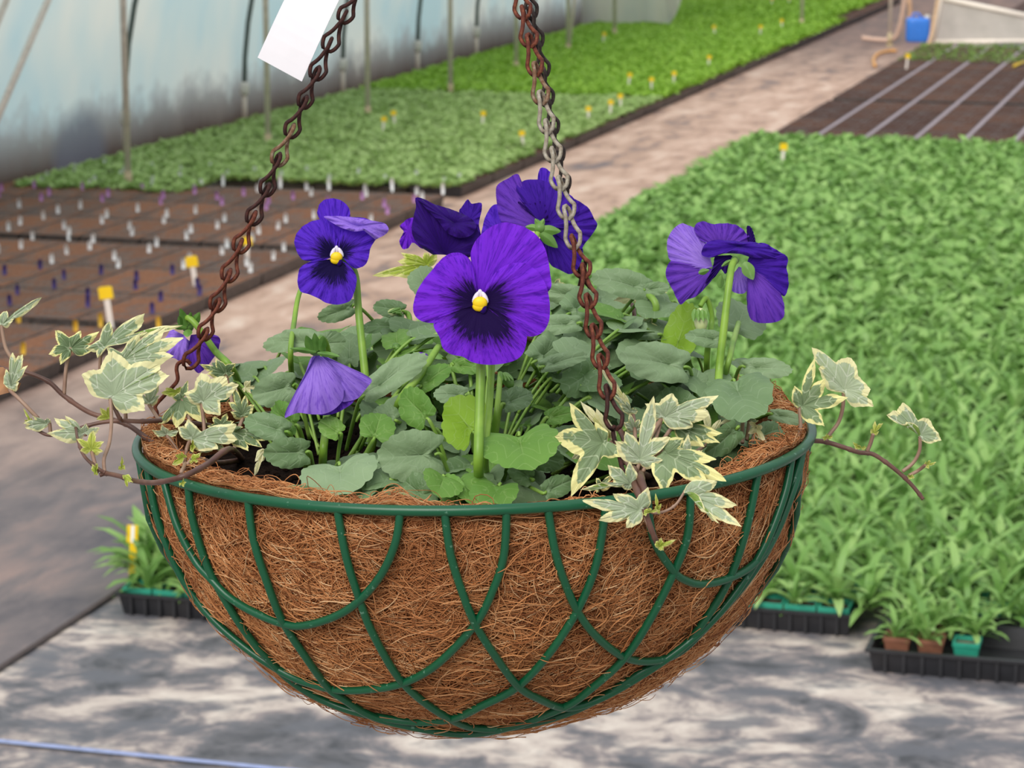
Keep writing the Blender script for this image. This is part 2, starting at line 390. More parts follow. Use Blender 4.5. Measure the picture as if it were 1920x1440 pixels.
def m_plastic():
    m = NT('tunnel_plastic'); g = m.n('ShaderNodeNewGeometry'); sx = m.n('ShaderNodeSeparateXYZ'); m.l(g.outputs['Position'], sx.inputs[0]); z = sx.outputs[2]
    n = m.noise(m.coord('Position', (.8, .8, .5)), 1.3, 3); nf = m.noise(m.coord('Position', (1, 1, 1)), 7, 5, .65); nh = m.noise(m.coord('Position', (1.2, 1.2, .35)), 2.2, 4, .6)
    clean_skylit = m.ramp(n, [(.38, rgb('D0EEF4')), (.5, rgb('E6F6F4')), (.62, rgb('F8FCF4'))])  # blue-white drift of sky light coming through, painted into the sheet's colour
    e = m.math('SUBTRACT', m.math('ADD', m.math('MULTIPLY', nh, .36), m.math('MULTIPLY', nf, .34)), z)
    grime = m.ramp(e, [(0, (0, 0, 0, 1)), (.08, (.5, .5, .5, 1)), (.16, (.9, .9, .9, 1)), (.32, (1, 1, 1, 1))])
    gc = m.ramp(m.math('ADD', z, m.math('MULTIPLY', nf, .12)), [(.08, rgb('4C4138')), (.2, rgb('7E7A78')), (.36, rgb('B4BABC'))])
    c = m.mix(grime, clean_skylit, gc)
    # dark silhouette of something outside, painted into the plastic near the first post
    def silhouette_dist(cx, cy, cz, sc):
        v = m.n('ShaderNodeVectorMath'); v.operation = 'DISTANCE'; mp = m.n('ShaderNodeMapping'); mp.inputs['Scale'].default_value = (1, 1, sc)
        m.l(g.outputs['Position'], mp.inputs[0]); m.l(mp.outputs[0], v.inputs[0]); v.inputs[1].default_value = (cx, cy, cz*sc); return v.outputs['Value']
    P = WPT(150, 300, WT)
    d = silhouette_dist(P.x, P.y, P.z, 1.15)
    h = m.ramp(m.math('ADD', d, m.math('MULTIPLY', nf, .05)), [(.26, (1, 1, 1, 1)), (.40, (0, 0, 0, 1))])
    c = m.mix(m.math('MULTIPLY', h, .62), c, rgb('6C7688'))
    m.col(c); m.set(.42, 0, .4); m.bump(m.noise(m.coord('Position', (1, 1, .3)), 3, 3), .35, .05)
    m.translucent(.7, c); return m.m
def WPT(px, py, t):                                   # where a sight line meets the upright plane at t metres across
    d = ray(px, py); k = t/(d.x*CA-d.y*SA); return Vector((0, 0, CAMH))+d*k
def WPS(px, py, s):
    d = ray(px, py); k = s/(d.x*SA+d.y*CA); return Vector((0, 0, CAMH))+d*k
mb = MB(); hs = [0, .05, .12, .18, .3, .45, .65, .9, 1.2, 1.5, 1.8, 2.1, 2.4]; ss = [5+i*.8 for i in range(26)]; vs = []
for s in ss:
    for h in hs: vs.append(W(s, WT+prof(h)+.012*math.sin(s*3.1+h*4)*(h > .1), h))
nh_ = len(hs); mb.add(vs, [(i*nh_+j, (i+1)*nh_+j, (i+1)*nh_+j+1, i*nh_+j+1) for i in range(len(ss)-1) for j in range(nh_-1)])
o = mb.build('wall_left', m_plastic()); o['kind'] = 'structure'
# far turned-in plastic at the end of the side wall
m = NT('far_plastic'); m.col(m.ramp(m.noise(m.coord('Position', (1, 1, .4)), 3, 4), [(.35, rgb('BFCBC6')), (.6, rgb('E6DDD0'))])); m.set(.5); m.translucent(.5, rgb('E4E0D4'))
mb = MB(); vs = []; q = []
edge = [(1078, 61), (1104, 61), (1140, 61), (1180, 62), (1215, 62), (1240, 56), (1256, 44), (1268, 26), (1276, 5), (1282, -30)]
for i, (x, y) in enumerate(edge):
    b = WPS(x, y, 22.5+.10*math.sin(i*1.9)); b.z = max(b.z, .005); tp = WPS(x-6, -70, 22.5+.05*math.sin(i*1.9))
    for k in range(5): vs.append(b.lerp(tp, k/4))
mb.add(vs, [(i*5+k, i*5+5+k, i*5+6+k, i*5+1+k) for i in range(len(edge)-1) for k in range(4)])
tag(mb.build('plastic_sheet', m.m), 'pale creamy plastic sheet hanging at the far end of the side wall', 'plastic sheet')
# posts, hoops, braces
galv = plain('galvanised', 'DCCEC0', .55, 0, var=.08); hoopm = plain('hoop_steel', '5C6664', .5, .1); white_p = plain('white_plastic', 'E0DAD2', .5, var=.03)
def W_of(P): return (P[0]*SA+P[1]*CA, P[0]*CA-P[1]*SA)
posts = [((241, 365), 'nearest to the camera, beside the mauve tags'), ((503, 290), 'behind the white card'), ((690, 235), 'between the white card and the two yellow labels'),
         ((845, 190), 'where the pale and bright green beds meet'), ((968, 145), 'just left of the middle chain'), ((1065, 110), 'just right of the middle chain'),
         ((1152, 80), 'in front of the creamy plastic sheet'), ((1503, 60), 'alone at the far edge of the bright green bed'), ((1668, 88), 'at the far end of the path beside the pink pipe')]
for (x, y), d in posts:
    X, Y = ground(x, y); mb = MB(); mb.tube([(X, Y, 0), (X, Y, 1.2), (X, Y, 2.6)], .0155, 10)
    e = empty('tunnel_post', (X, Y, 0), 'upright grey metal tunnel post '+d, 'post', 'upright posts along the tunnel')
    mb.build('pole', galv, e); f = MB(); f.tube([(X, Y, 0), (X, Y, .02)], .026, 12); f.tube([(X, Y, .02), (X, Y, .11)], .019, 12); f.build('foot', plain('post_foot', 'C8B490', .7) if not M.get('pf') else M['pf'], e)
def s_at(px, t):
    lo, hi = 5, 40
    for _ in range(40):
        mid = (lo+hi)/2
        if proj(W(mid, t, 0))[0] < px: lo = mid
        else: hi = mid
    return lo
hoops = [(236, 'just behind the nearest post'), (459, 'left of the white card'), (643, 'right of the left-hand chain top'), (783, 'between the third and fourth posts'), (893, 'with pinkish white foot'), (1000, 'behind the middle chain')]
for x, d in hoops:
    s = s_at(x, WT+.05); e = empty('tunnel_hoop', W(s, WT+.05, 0), 'dark curved steel hoop against the plastic wall, '+d, 'hoop', 'curved hoops along the plastic wall')
    mb = MB(); mb.tube([W(s, WT+.05+prof(h), h) for h in [.2, .4, .6, .8, 1.0, 1.3, 1.6, 1.9, 2.2, 2.5]], .0145, 10); mb.build('arch', hoopm, e)
    mb = MB(); mb.tube([W(s, WT+.05, 0), W(s, WT+.05, .20)], .016, 10); mb.build('ground_tube', galv, e)
    mb = MB(); mb.tube([W(s, WT+.05, .185), W(s, WT+.05, .20), W(s, WT+.052, .245), W(s, WT+.053, .26)], [.022, .028, .028, .020], 12); mb.build('joint_collar', white_p, e)
for (a, b, t, d) in [((90, 0), (0, 210), -5.25, 'leaning steel brace crossing the top left corner by the plastic wall'), ((12, 0), (-8, 50), -5.5, 'short end of a steel brace at the extreme top left')]:
    P, Q = WPT(*a, t), WPT(*b, t); dr = P-Q; mb = MB(); Q2 = Q-dr*((Q.z-.0)/dr.z); P2 = P+dr*1.2
    mb.tube([Q2, P2], .0155, 10); tag(mb.build('brace_pole', galv, origin=Q2), d, 'brace')
P = Vector((*ground(1065, 110), 0)); mb = MB(); mb.tube([P, P+Vector((.12, .15, 1.1))], .012, 8)
tag(mb.build('brace_pole', galv, origin=P), 'thin leaning brace rising beside the post right of the middle chain', 'brace')
# ------------------------------------------------------------------ foliage templates
def rosette(nleaf, L, Wd, up0, up1, droop, seg=4, stem_h=0.0, seed=0):
    r = random.Random(seed); V = []; F = []; T = []
    for i in range(nleaf):
        a = 2.4*i+r.uniform(-.3, .3); el = math.radians(up0+(up1-up0)*(i/max(1, nleaf-1))+r.uniform(-9, 9)); l = L*r.uniform(.7, 1.12); wd = Wd*r.uniform(.85, 1.15); tn = r.random()
        ca, sa = math.cos(a), math.sin(a); b = len(V); z0 = stem_h*(i/nleaf); tw = r.uniform(-.4, .4)
        x, z = .004, z0; e = el
        for j in range(seg+1):
            f = j/seg; hw = wd*.5*(.18+.82*math.sin(math.pi*min(1, .12+f*.80))**.9) if j < seg else wd*.04
            nx, nz = -math.sin(e), math.cos(e)
            for k, q in ((-1, .22), (0, 0), (1, .22)):
                yy = k*hw; lift = abs(k)*hw*.35+k*tw*hw
                px_, pz_ = x+nx*lift, z+nz*lift
                V.append((px_*ca-yy*sa, px_*sa+yy*ca, pz_)); T.append(tn)
            x += math.cos(e)*l/seg; z += math.sin(e)*l/seg; e -= droop/seg*r.uniform(.8, 1.2)
        for j in range(seg):
            for k in range(2):
                q = b+j*3+k; F.append((q, q+1, q+4, q+3))
    return np.array(V), np.array(F), np.array(T)
def foliage_mat(name, a, b, c, transl=.3):
    m = NT(name); t = m.attr('tone'); oi = m.n('ShaderNodeObjectInfo').outputs['Random']
    f = m.math('ADD', m.math('MULTIPLY', t, .8), m.math('MULTIPLY', oi, .2))
    big = m.noise(m.coord('Position', (1, 1, 1)), 1.4, 2)
    cc = m.mix(m.math('MULTIPLY', big, .5), m.ramp(f, [(.05, rgb(a)), (.5, rgb(b)), (.95, rgb(c))]), rgb(b))
    m.col(cc); m.set(.42, 0, .4); m.translucent(transl, cc); return m.m
M['seedling'] = foliage_mat('seedling', '5E8C42', '8CB662', 'B6D686')
M['carpet'] = foliage_mat('carpet', '7C9C54', 'A8C476', 'CCE09A')
M['bright'] = foliage_mat('bright', '6A9C2C', '90BC3E', 'B8DC5A')
M['sprout'] = foliage_mat('sprout', '5A7A38', '7C9A4C', '96B060')
# ------------------------------------------------------------------ trays
trayb = plain('tray_black', '26262A', .45, var=.15)
def m_tray(name, a, b):
    m = NT(name); m.col(m.ramp(m.noise(m.coord('Object'), 70, 4), [(.35, rgb(a)), (.65, rgb(b))])); m.set(.5, 0, .5); return m.m
M['plug'] = m_tray('plug_plastic', '34302F', '5E5552')
def m_compost(name, a, b, c, d):
    m = NT(name); n = m.noise(m.coord('Object'), 120, 5, .7); r = m.n('ShaderNodeObjectInfo').outputs['Random']
    m.col(m.mix(r, m.ramp(n, [(.35, rgb(a)), (.68, rgb(b))]), m.ramp(n, [(.35, rgb(c)), (.68, rgb(d))]))); m.set(.9, 0, .1); m.bump(n, 1, .008); return m.m
M['compost'] = m_compost('compost', '5E4438', '9A7562', '74503C', 'BC8466')
M['compost_dark'] = m_compost('compost_dark', '3E2A24', '6A4C42', '4C342A', '86604E')
TL, TWd, TH = .535, .258, .048
def plug_mesh(wd, ln, nx, ny, h=TH):
    mb = MB(); cw, cl = wd/nx, ln/ny; g = .0035
    for i in range(nx):
        for j in range(ny):
            x0, y0 = -wd/2+i*cw, -ln/2+j*cl; x1, y1 = x0+cw, y0+cl; o_ = [(x0, y0), (x1, y0), (x1, y1), (x0, y1)]; n_ = [(x0+g, y0+g), (x1-g, y0+g), (x1-g, y1-g), (x0+g, y1-g)]
            vs = [(x, y, h) for x, y in o_]+[(x, y, h) for x, y in n_]+[(x, y, h-.016) for x, y in n_]
            mb.add(vs, [(k, (k+1) % 4, 4+(k+1) % 4, 4+k) for k in range(4)]+[(4+k, 4+(k+1) % 4, 8+(k+1) % 4, 8+k) for k in range(4)])
    a, b = wd/2, ln/2; vs = [(-a-.002, -b-.002, h+.001), (a+.002, -b-.002, h+.001), (a+.002, b+.002, h+.001), (-a-.002, b+.002, h+.001), (-a+.008, -b+.008, 0), (a-.008, -b+.008, 0), (a-.008, b-.008, 0), (-a+.008, b-.008, 0), (-a, -b, h+.001), (a, -b, h+.001), (a, b, h+.001), (-a, b, h+.001)]
    mb.add(vs, [(k, 4+k, 4+(k+1) % 4, (k+1) % 4) for k in range(4)]+[(k, (k+1) % 4, 8+(k+1) % 4, 8+k) for k in range(4)]+[(4, 7, 6, 5)])
    return mb
def proto_tray(name, nx, ny, tm, cm):
    e = empty(name, (0, 0, 0)); plug_mesh(TWd, TL, nx, ny).build('tray_body', tm, e, smooth=False)
    c = MB(); n = 12
    c.add([(-TWd/2+.003+(TWd-.006)*i/6, -TL/2+.003+(TL-.006)*j/n, TH+random.uniform(-.0012, .0014)) for j in range(n+1) for i in range(7)], [(j*7+i, j*7+i+1, j*7+i+8, j*7+i+7) for j in range(n) for i in range(6)])
    c.build('compost', cm, e); return e
trays = []
proto = proto_tray('plug_tray', 9, 18, M['plug'], M['compost']); first = True
def put(proto_, s, t, lab, cat, grp, first_flag, z=.006):
    o_ = proto_ if first_flag else copy_tree(proto_)
    o_.location = W(s, t, z); o_.rotation_euler = (0, 0, -AZ); tag(o_, lab, cat, grp); return o_
def seen(s, t, z=.05, m=40):
    x, y = proj(W(s, t, z)); return -m < x < 1920+m and -m < y < 1440+m
blocks = [(6.40, 3, 'front block'), (8.14, 3, 'dark purple tag block'), (9.90, 3, 'block near the mauve tags')]
for s0, nr_, d in blocks:
    for r in range(nr_):
        for c in range(8):
            s = s0+.27+r*.545; t = -3.70-c*.2655
            if t < -5.7: continue
            if seen(s, t, .05, 120):
                put(proto, s, t, 'brown plug tray, %s from the path, row %s, %s' % (row_word(c), row_word(r), d), 'plug tray', 'soil plug trays in the left bed', first); first = False
# edge trays under the green beds on the path side, dark rims only
protoe = proto_tray('plug_tray', 5, 10, trayb, M['compost_dark']); first = True
s = 11.80; k = 0
while s < 27:
    if not (13.30 < s+.27 < 13.42):
        put(protoe, s+.27, -3.70, 'black tray of green plugs along the path edge, %s beyond the soil trays' % row_word(k), 'plug tray', 'black edge trays of the green left beds', first); first = False; k += 1
    s += .545
# far right plug trays with silver gaps
protod = proto_tray('plug_tray', 8, 16, M['plug'], M['compost_dark']); first = True
for b, s0 in enumerate([14.22, 16.52, 18.72]):
    for r in range(4):
        for c in range(9):
            s = s0+.27+r*.542; t = -2.46-.012+c*.2655
            if s > 21.2 or t > -.1 or not seen(s, t): continue
            o_ = put(protod, s, t, 'dark soil plug tray right of the path, column %s, row %s beyond the leafy bed' % (row_word(c), row_word(b*4+r)), 'plug tray', 'dark soil plug trays beyond the leafy right bed', first)
            if first:
                for ch in protod.children: pass
            first = False
for o_ in [q for q in bpy.data.objects if q.get('group') == 'dark soil plug trays beyond the leafy right bed']: o_.scale = (.90, 1, 1)
silver = plain('silver_gap', 'A6979E', .6, var=.06, scale=8)
for c in range(8):
    t = -2.472+.1327+c*.2655; mb = MB(); mb.box((0, 0, .028), (.022, 7.0, .050)); o_ = mb.build('spacer_strip', silver, smooth=False, origin=(0, 0, 0)); o_.location = W(17.75, t, 0); o_.rotation_euler = (0, 0, -AZ)
    tag(o_, 'pale lilac strip between the dark plug trays, %s from the path' % row_word(c), 'spacer strip', 'pale strips between the dark plug trays')
# ------------------------------------------------------------------ green carpets of small plug plants
def carpet(name, s0, s1, t0, t1, dens, tmpl, z, mat, lab, smin=.8, smax=1.25, hole=None):
    n = int((s1-s0)*(t1-t0)*dens); s_ = RNG.uniform(s0, s1, n); t_ = RNG.uniform(t0, t1, n)
    x = s_*SA+t_*CA; y = s_*CA-t_*SA; f = y*CP+CAMH*SP; pxx = 960+FPX*x/f; k = (pxx > -60) & (pxx < 1990)
    if hole is not None: k &= ~hole(s_, t_)
    x, y = x[k], y[k]; n = len(x); P = np.stack([x, y, np.full(n, z)+RNG.uniform(-.004, .004, n)], 1)
    Vt, Ft, Tt = tmpl; sc = RNG.uniform(smin, smax, n)
    V, F, tn = scatter(Vt, Ft, P, RNG.uniform(0, 6.28, n), sc, RNG.uniform(0, 1, n), RNG.uniform(-.2, .2, n))
    tone = np.tile(Tt, n)*.5+tn*.5
    o_ = big_mesh(name, V, F, mat, {'tone': tone}); tag(o_, lab, 'seedlings', kind='stuff'); return o_
sm1 = rosette(7, .036, .024, 15, 65, .7, seg=2, seed=3); sm2 = rosette(6, .045, .030, 15, 60, .7, seg=2, seed=5)
gap = lambda s_, t_: (abs(s_-13.34) < .035) | (abs(s_-11.74) < .04)*(t_ > -4.85)
carpet('seedling_carpet', 11.25, 16.15, -5.60, -3.60, 900, sm1, .05, M['carpet'], 'pale green carpet of small seedlings left of the path, before the bright bed', .8, 1.3, lambda s_, t_: gap(s_, t_) | ((s_ < 11.7) & (t_ > -4.75)))
carpet('seedling_carpet', 16.22, 23.5, -5.60, -3.60, 900, sm2, .05, M['bright'], 'bright green carpet of seedlings in the far left bed')
carpet('seedling_carpet', 23.52, 31, -5.55, -3.75, 600, sm2, .05, M['bright'], 'bright green seedlings at the farthest end of the left bed', 1, 1.5)
carpet('sprout_carpet', 19.5, 21.2, -2.6, -.4, 330, sm1, .048, M['sprout'], 'thin green sprouts on the farthest plug trays right of the path', .45, .8)
dk = plain('dark_compost', '3A3228', .9, var=.2)
for a_, b_, t_, tt in [(11.8, 16.15, -5.6, -3.84), (16.2, 31, -5.60, -3.84), (11.25, 11.8, -5.6, -4.75)]:
    mb = MB(); vs = [W(a_, t_, .005), W(b_, t_, .005), W(b_, tt, .005), W(a_, tt, .005), W(a_, t_, .04), W(b_, t_, .04), W(b_, tt, .04), W(a_, tt, .04)]
    mb.add(vs, [(4, 5, 6, 7), (0, 1, 5, 4), (2, 3, 7, 6), (0, 3, 7, 4), (1, 2, 6, 5)]); tag(mb.build('compost_bed', dk, smooth=False), 'dark compost of the plug trays under the green seedlings', 'compost', kind='stuff')
# dark soil past the white net frame
strip('ground', 23.0, 40, -2.4, 4, .006, plain('far_soil', '4A3028', .9, var=.2, scale=6))
# ------------------------------------------------------------------ labels stuck in the trays
def peg_mesh(w_, h_, head=None):
    mb = MB(); a = w_/2; d = .0006
    P = [(-a*.5, -.02), (a*.5, -.02), (a, 0), (a, h_*.82), (a*.55, h_*.97), (0, h_), (-a*.55, h_*.97), (-a, h_*.82), (-a, 0)]
    n = len(P); mb.add([(x, -d, z) for x, z in P]+[(x, d, z) for x, z in P], [tuple(range(n)), tuple(range(2*n-1, n-1, -1))]+[(k, (k+1) % n, n+(k+1) % n, n+k) for k in range(n)]); return mb
pm = {'white': plain('peg_white', 'FFFFFF', .4, var=.02), 'mauve': plain('peg_mauve', 'D29ADA', .4, var=.05), 'dark': plain('peg_dark', '4A4080', .4, var=.08), 'amber': plain('peg_amber', 'E8B83A', .4, var=.05), 'yellow': plain('label_yellow', 'FFD21C', .4, var=.02), 'stick': plain('label_stick', 'F2E6DC', .5, var=.03)}
pegs = {}
def put_peg(kind, P, lab, grp, ry=0.0):
    if kind not in pegs:
        o_ = peg_mesh(.016, .046).build('plant_tag', pm[kind], origin=(0, 0, 0)); o_.location = P; pegs[kind] = o_
    else: o_ = pegs[kind].copy(); COL.objects.link(o_); o_.location = P
    o_.rotation_euler = (random.uniform(-.1, .1), ry+random.uniform(-.06, .06), random.uniform(-.4, .4)); tag(o_, lab, 'plant tag', grp)
spec = [(11.32, 12.05, 'white', 'white tag in the pale green seedlings', 'white tags in the pale green seedlings'),
        (10.86, 11.30, 'mauve', 'mauve tag in the soil trays', 'mauve tags in the soil plug trays'),
        (9.20, 10.78, 'white', 'white tag in the soil trays', 'white tags in the soil plug trays'),
        (8.35, 9.12, 'dark', 'dark purple tag in the soil trays', 'dark purple tags in the soil plug trays')]
for a_, b_, kd, lab, grp in spec:
    s = a_; i = 0
    while s <= b_:
        for c in range(8):
            t = -3.64-.2655*c-(.05 if i % 2 else -.01)+random.uniform(-.02, .02); ss_ = s+random.uniform(-.03, .03)+(.045 if c % 2 else 0)
            if seen(ss_, t, .05, 5) and t > -5.6: put_peg(kd, W(ss_, t, .048), lab+', %s row back, %s from the path' % (row_word(i), row_word(c)), grp)
        s += .178; i += 1
for x, y, d in [(35, 605, 'at the far left edge'), (142, 625, 'above the pale ivy leaves'), (189, 612, 'just behind the large yellow label'), (298, 618, 'behind the ivy tips'), (43, 668, 'below the black tray gap')]:
    X, Y = ground(x, y, .048); put_peg('amber', Vector((X, Y, .048)), 'small amber tag in the front soil trays, '+d, 'amber tags in the front soil trays')
def ylabel(x, y, z, hgt, lab, wd=.038, lean=0.0, stick=True, grp='yellow-headed labels in the beds'):
    X, Y = ground(x, y, z); e = empty('plant_label', (X, Y, z), lab, 'plant label', grp)
    a = MB(); R_ = Matrix.Rotation(lean, 3, 'Y'); a.box(Vector((X, Y, z))+R_ @ Vector((0, 0, hgt*.5-.01)), (wd*.42, .0015, hgt+.02), R_); a.build('stick', pm['stick'], e, smooth=False)
    h = MB(); c = Vector((X, Y, z))+R_ @ Vector((0, -.002, hgt)); q = wd/2; k = wd*.62
    P = [(-q, -k*.7), (q, -k*.7), (q, k*.6), (q*.7, k*.75), (-q*.7, k*.75), (-q, k*.6)]; n = 6
    h.add([c+R_ @ Vector((px_, -.001, pz_)) for px_, pz_ in P]+[c+R_ @ Vector((px_, .001, pz_)) for px_, pz_ in P], [tuple(range(n)), tuple(range(2*n-1, n-1, -1))]+[(i, (i+1) % n, n+(i+1) % n, n+i) for i in range(n)])
    h.build('head', pm['yellow'], e, smooth=False); return e
ylabel(209, 618, .045, .125, 'large square yellow label on a white stick, at left above the ivy', .047, -.12)
ylabel(368, 541, .045, .100, 'square yellow label on a white stick, left of the rusty chain', .044, -.14)
ylabel(463, 498, .045, .095, 'yellow label on a white stick partly behind the left-hand chain', .036, .05)
for x, y, d in [(717, 252, 'left one of the pair in the pale green bed'), (741, 240, 'right one of the pair in the pale green bed'), (904, 241, 'alone in the middle of the pale green bed'), (982, 280, 'in the pale bed just left of the middle chain'),
                (1103, 232, 'leftmost of three near the path'), (1144, 219, 'middle one of three near the path'), (1164, 207, 'nearest the path of three in a row'), (1178, 165, 'left one of three in the bright bed'), (1221, 174, 'middle one of three in the bright bed'),
                (1263, 162, 'right one of three in the bright bed'), (1327, 130, 'alone mid bright bed'), (1341, 70, 'far back in the bright bed'), (1130, 84, 'by the foot of the creamy plastic sheet'), (1425, 70, 'right of the far back one'), (1466, 58, 'near the far lone post'),
                (1446, 14, 'at the very top of the bright bed'), (1480, 12, 'at the top of the bright bed toward the path')]:
    ylabel(x, y, .05, .085, 'yellow label on a pale stick, '+d, .030, random.uniform(-.15, .15))
ylabel(1467, 308, .10, .085, 'yellow label at the back edge of the leafy right bed', .036, .05)
ylabel(1699, 132, .045, .10, 'yellow label in the sprouting trays below the blue can', .034, .08)
# ------------------------------------------------------------------ leafy right bed
teal = plain('teal_pot', '2F9A80', .4, var=.08)
def carrier(name='carry_tray', wd=.30, ln=.235, h=.050, packs=True, cells=(4, 3)):
    e = empty(name, (0, 0, 0)); mb = MB(); a, b = wd/2, ln/2; i_ = .006
    def ring(ax, bx, z): return [(-ax, -bx, z), (ax, -bx, z), (ax, bx, z), (-ax, bx, z)]
    R_ = [ring(a-.012, b-.012, 0), ring(a-.004, b-.004, h-.008), ring(a+.004, b+.004, h-.006), ring(a+.004, b+.004, h), ring(a-.006, b-.006, h), ring(a-.016, b-.016, .006)]
    vs = [v for r in R_ for v in r]; fs = [(k*4+q, k*4+(q+1) % 4, k*4+4+(q+1) % 4, k*4+4+q) for k in range(5) for q in range(4)]+[(3, 2, 1, 0), (20, 21, 22, 23)]
    mb.add(vs, fs)
    for q in range(1, 9):                                       # moulded ribs on the sides
        x = -a+wd*q/9; mb.box((x, -b+.002, h*.45), (.006, .006, h*.8)); mb.box((x, b-.002, h*.45), (.006, .006, h*.8))
    mb.build('tray_body', trayb, e, smooth=False)
    if packs:
        p_ = MB(); cx, cy = cells; cw, cl = (wd-.016)/cx, (ln-.016)/cy
        for i in range(cx):
            for j in range(cy):
                x0, y0 = -wd/2+.008+i*cw+.002, -ln/2+.008+j*cl+.002; x1, y1 = x0+cw-.004, y0+cl-.004; g = .004
                o4 = [(x0, y0), (x1, y0), (x1, y1), (x0, y1)]; n4 = [(x0+g, y0+g), (x1-g, y0+g), (x1-g, y1-g), (x0+g, y1-g)]
                vs = [(x, y, h-.012) for x, y in o4]+[(x, y, h+.010) for x, y in o4]+[(x, y, h+.010) for x, y in n4]+[(x, y, h-.002) for x, y in n4]
                p_.add(vs, [(k+4*r, (k+1) % 4+4*r, (k+1) % 4+4*r+4, k+4*r+4) for r in range(3) for k in range(4)])
        p_.build('cell_pack', teal, e, smooth=False)
        c = MB(); c.add([(-wd/2+.012, -ln/2+.012, h), (wd/2-.012, -ln/2+.012, h), (wd/2-.012, ln/2-.012, h), (-wd/2+.012, ln/2-.012, h)], [(0, 1, 2, 3)]); c.build('compost', M['compost_dark'], e, smooth=False)
    return e
cproto = carrier(); first = True; GR = 'black trays of seedlings in the leafy right bed'
def put_carrier(s, t, lab, z=.0):
    global first
    o_ = cproto if first else copy_tree(cproto); first = False
    o_.location = W(s, t, z); o_.rotation_euler = (0, 0, -AZ+random.uniform(-.01, .01)); tag(o_, lab, 'seed tray', GR); return o_
TZ = .0
taken = []
names = {0: 'left', 1: 'second', 2: 'third', 3: 'fourth', 4: 'fifth', 5: 'sixth', 6: 'seventh', 7: 'eighth', 8: 'ninth'}
row0 = [(5.25, -2.19, 'black tray of seedlings at the front left corner, seen left of the basket'), (5.25, -1.88, 'black tray behind the underside of the basket, beside the front left one'),
        (5.27, -1.57, 'black tray behind the middle of the basket'), (5.40, -1.26, 'black tray behind the right part of the basket'), (5.51, -.925, 'black tray of teal cells just right of the basket')]
for s, t, lab in row0: put_carrier(s, t, lab); taken.append((s, t))
for r in range(0):
    for c in range(9):
        s = 5.30+r*.25+(.17 if c == 4 else 0); t = -2.19+c*.312
        if r == 1 and c >= 5: continue
        if seen(s, t): put_carrier(s, t, 'black tray hidden deep in the leafy right bed, %s column, %s row back' % (names[c], row_word(r))); taken.append((s, t))
for c, t in enumerate((-.56+.335, )): pass
put_carrier(5.555, -.20, 'black tray with teal pots at the right edge, behind the tray of spare seedlings'); taken.append((5.555, -.20))
put_carrier(5.56, .12, 'black tray cut off by the right edge of the picture, beside the teal pots'); put_carrier(5.56, .44, 'black tray wholly past the right edge, beside the cut-off one'); put_carrier(5.58, -.52, 'black tray tucked behind the front tray of spare seedlings'); taken.append((5.58, -.52))
for s in np.arange(6.4, 13.8, .245):
    t = -2.47+(.25 if s < 6.6 else .0)
    put_carrier(float(s), t, 'black tray on the path edge of the leafy bed, %s going back' % row_word(int(round((s-6.4)/.245))))
# the front tray that is half empty, with loose pots
e = carrier('carry_tray', .335, .235, .050, packs=False); e.location = W(5.285, -.545, 0); e.rotation_euler = (0, 0, -AZ)
tag(e, 'nearest black tray, half empty, with one teal pot at its middle', 'seed tray', GR)
def pot(s, t, mat, lab, sz=.052):
    o4 = lambda a, z: [(-a, -a, z), (a, -a, z), (a, a, z), (-a, a, z)]
    a = sz/2; e = empty('seedling_pot', W(s, t, .007), lab, 'pot', 'loose square pots in the nearest tray', rz=-AZ); mb = MB()
    vs = o4(a*.75, 0)+o4(a*.97, .045)+o4(a*1.05, .046)+o4(a*1.05, .055)+o4(a*.92, .055)+o4(a*.86, .040)
    mb.add(vs, [(k*4+q, k*4+(q+1) % 4, k*4+4+(q+1) % 4, k*4+4+q) for k in range(5) for q in range(4)]+[(3, 2, 1, 0)])
    ob = mb.build('pot_body', mat, None, smooth=False, origin=(0, 0, 0)); ob.parent = e
    c = MB(); c.add(o4(a*.88, .045), [(0, 1, 2, 3)]); cb = c.build('compost', M['compost'], None, origin=(0, 0, 0)); cb.parent = e; return e
pot(5.245, -.520, teal, 'teal square pot at the middle of the nearest tray')
brownpot = plain('brown_pot', '8A5A44', .6)
pot(5.245, -.592, brownpot, 'brown square pot left of the teal pot in the nearest tray'); pot(5.245, -.660, brownpot, 'brown square pot at the left end of the nearest tray'); pot(5.32, -.60, brownpot, 'brown square pot behind the teal pot')
# seedlings: the nearest 300 in view are things of their own, the rest of the crop is one object
tall = [rosette(13, .115, .019, 18, 78, 1.15, seg=4, stem_h=.03, seed=k) for k in (21, 22, 23, 24)]
broad = [rosette(11, .066, .030, 12, 65, .9, seg=3, stem_h=.02, seed=k) for k in (31, 32, 33)]
def tmesh(T, nm):
    me = bpy.data.meshes.new(nm); me.from_pydata([tuple(v) for v in T[0]], [], [tuple(int(q) for q in f) for f in T[1]])
    a = me.attributes.new('tone', 'FLOAT', 'POINT'); a.data.foreach_set('value', T[2].astype(np.float32)); me.polygons.foreach_set('use_smooth', [True]*len(me.polygons)); me.materials.append(M['seedling']); return me
tmeshes = [tmesh(T, 'seedling') for T in tall]; bmeshes = [tmesh(T, 'seedling') for T in broad]
spots = []
def left_edge(s): return -2.31 if s < 5.8 else (-2.44 if s < 6.3 else -2.60)
s = 5.17
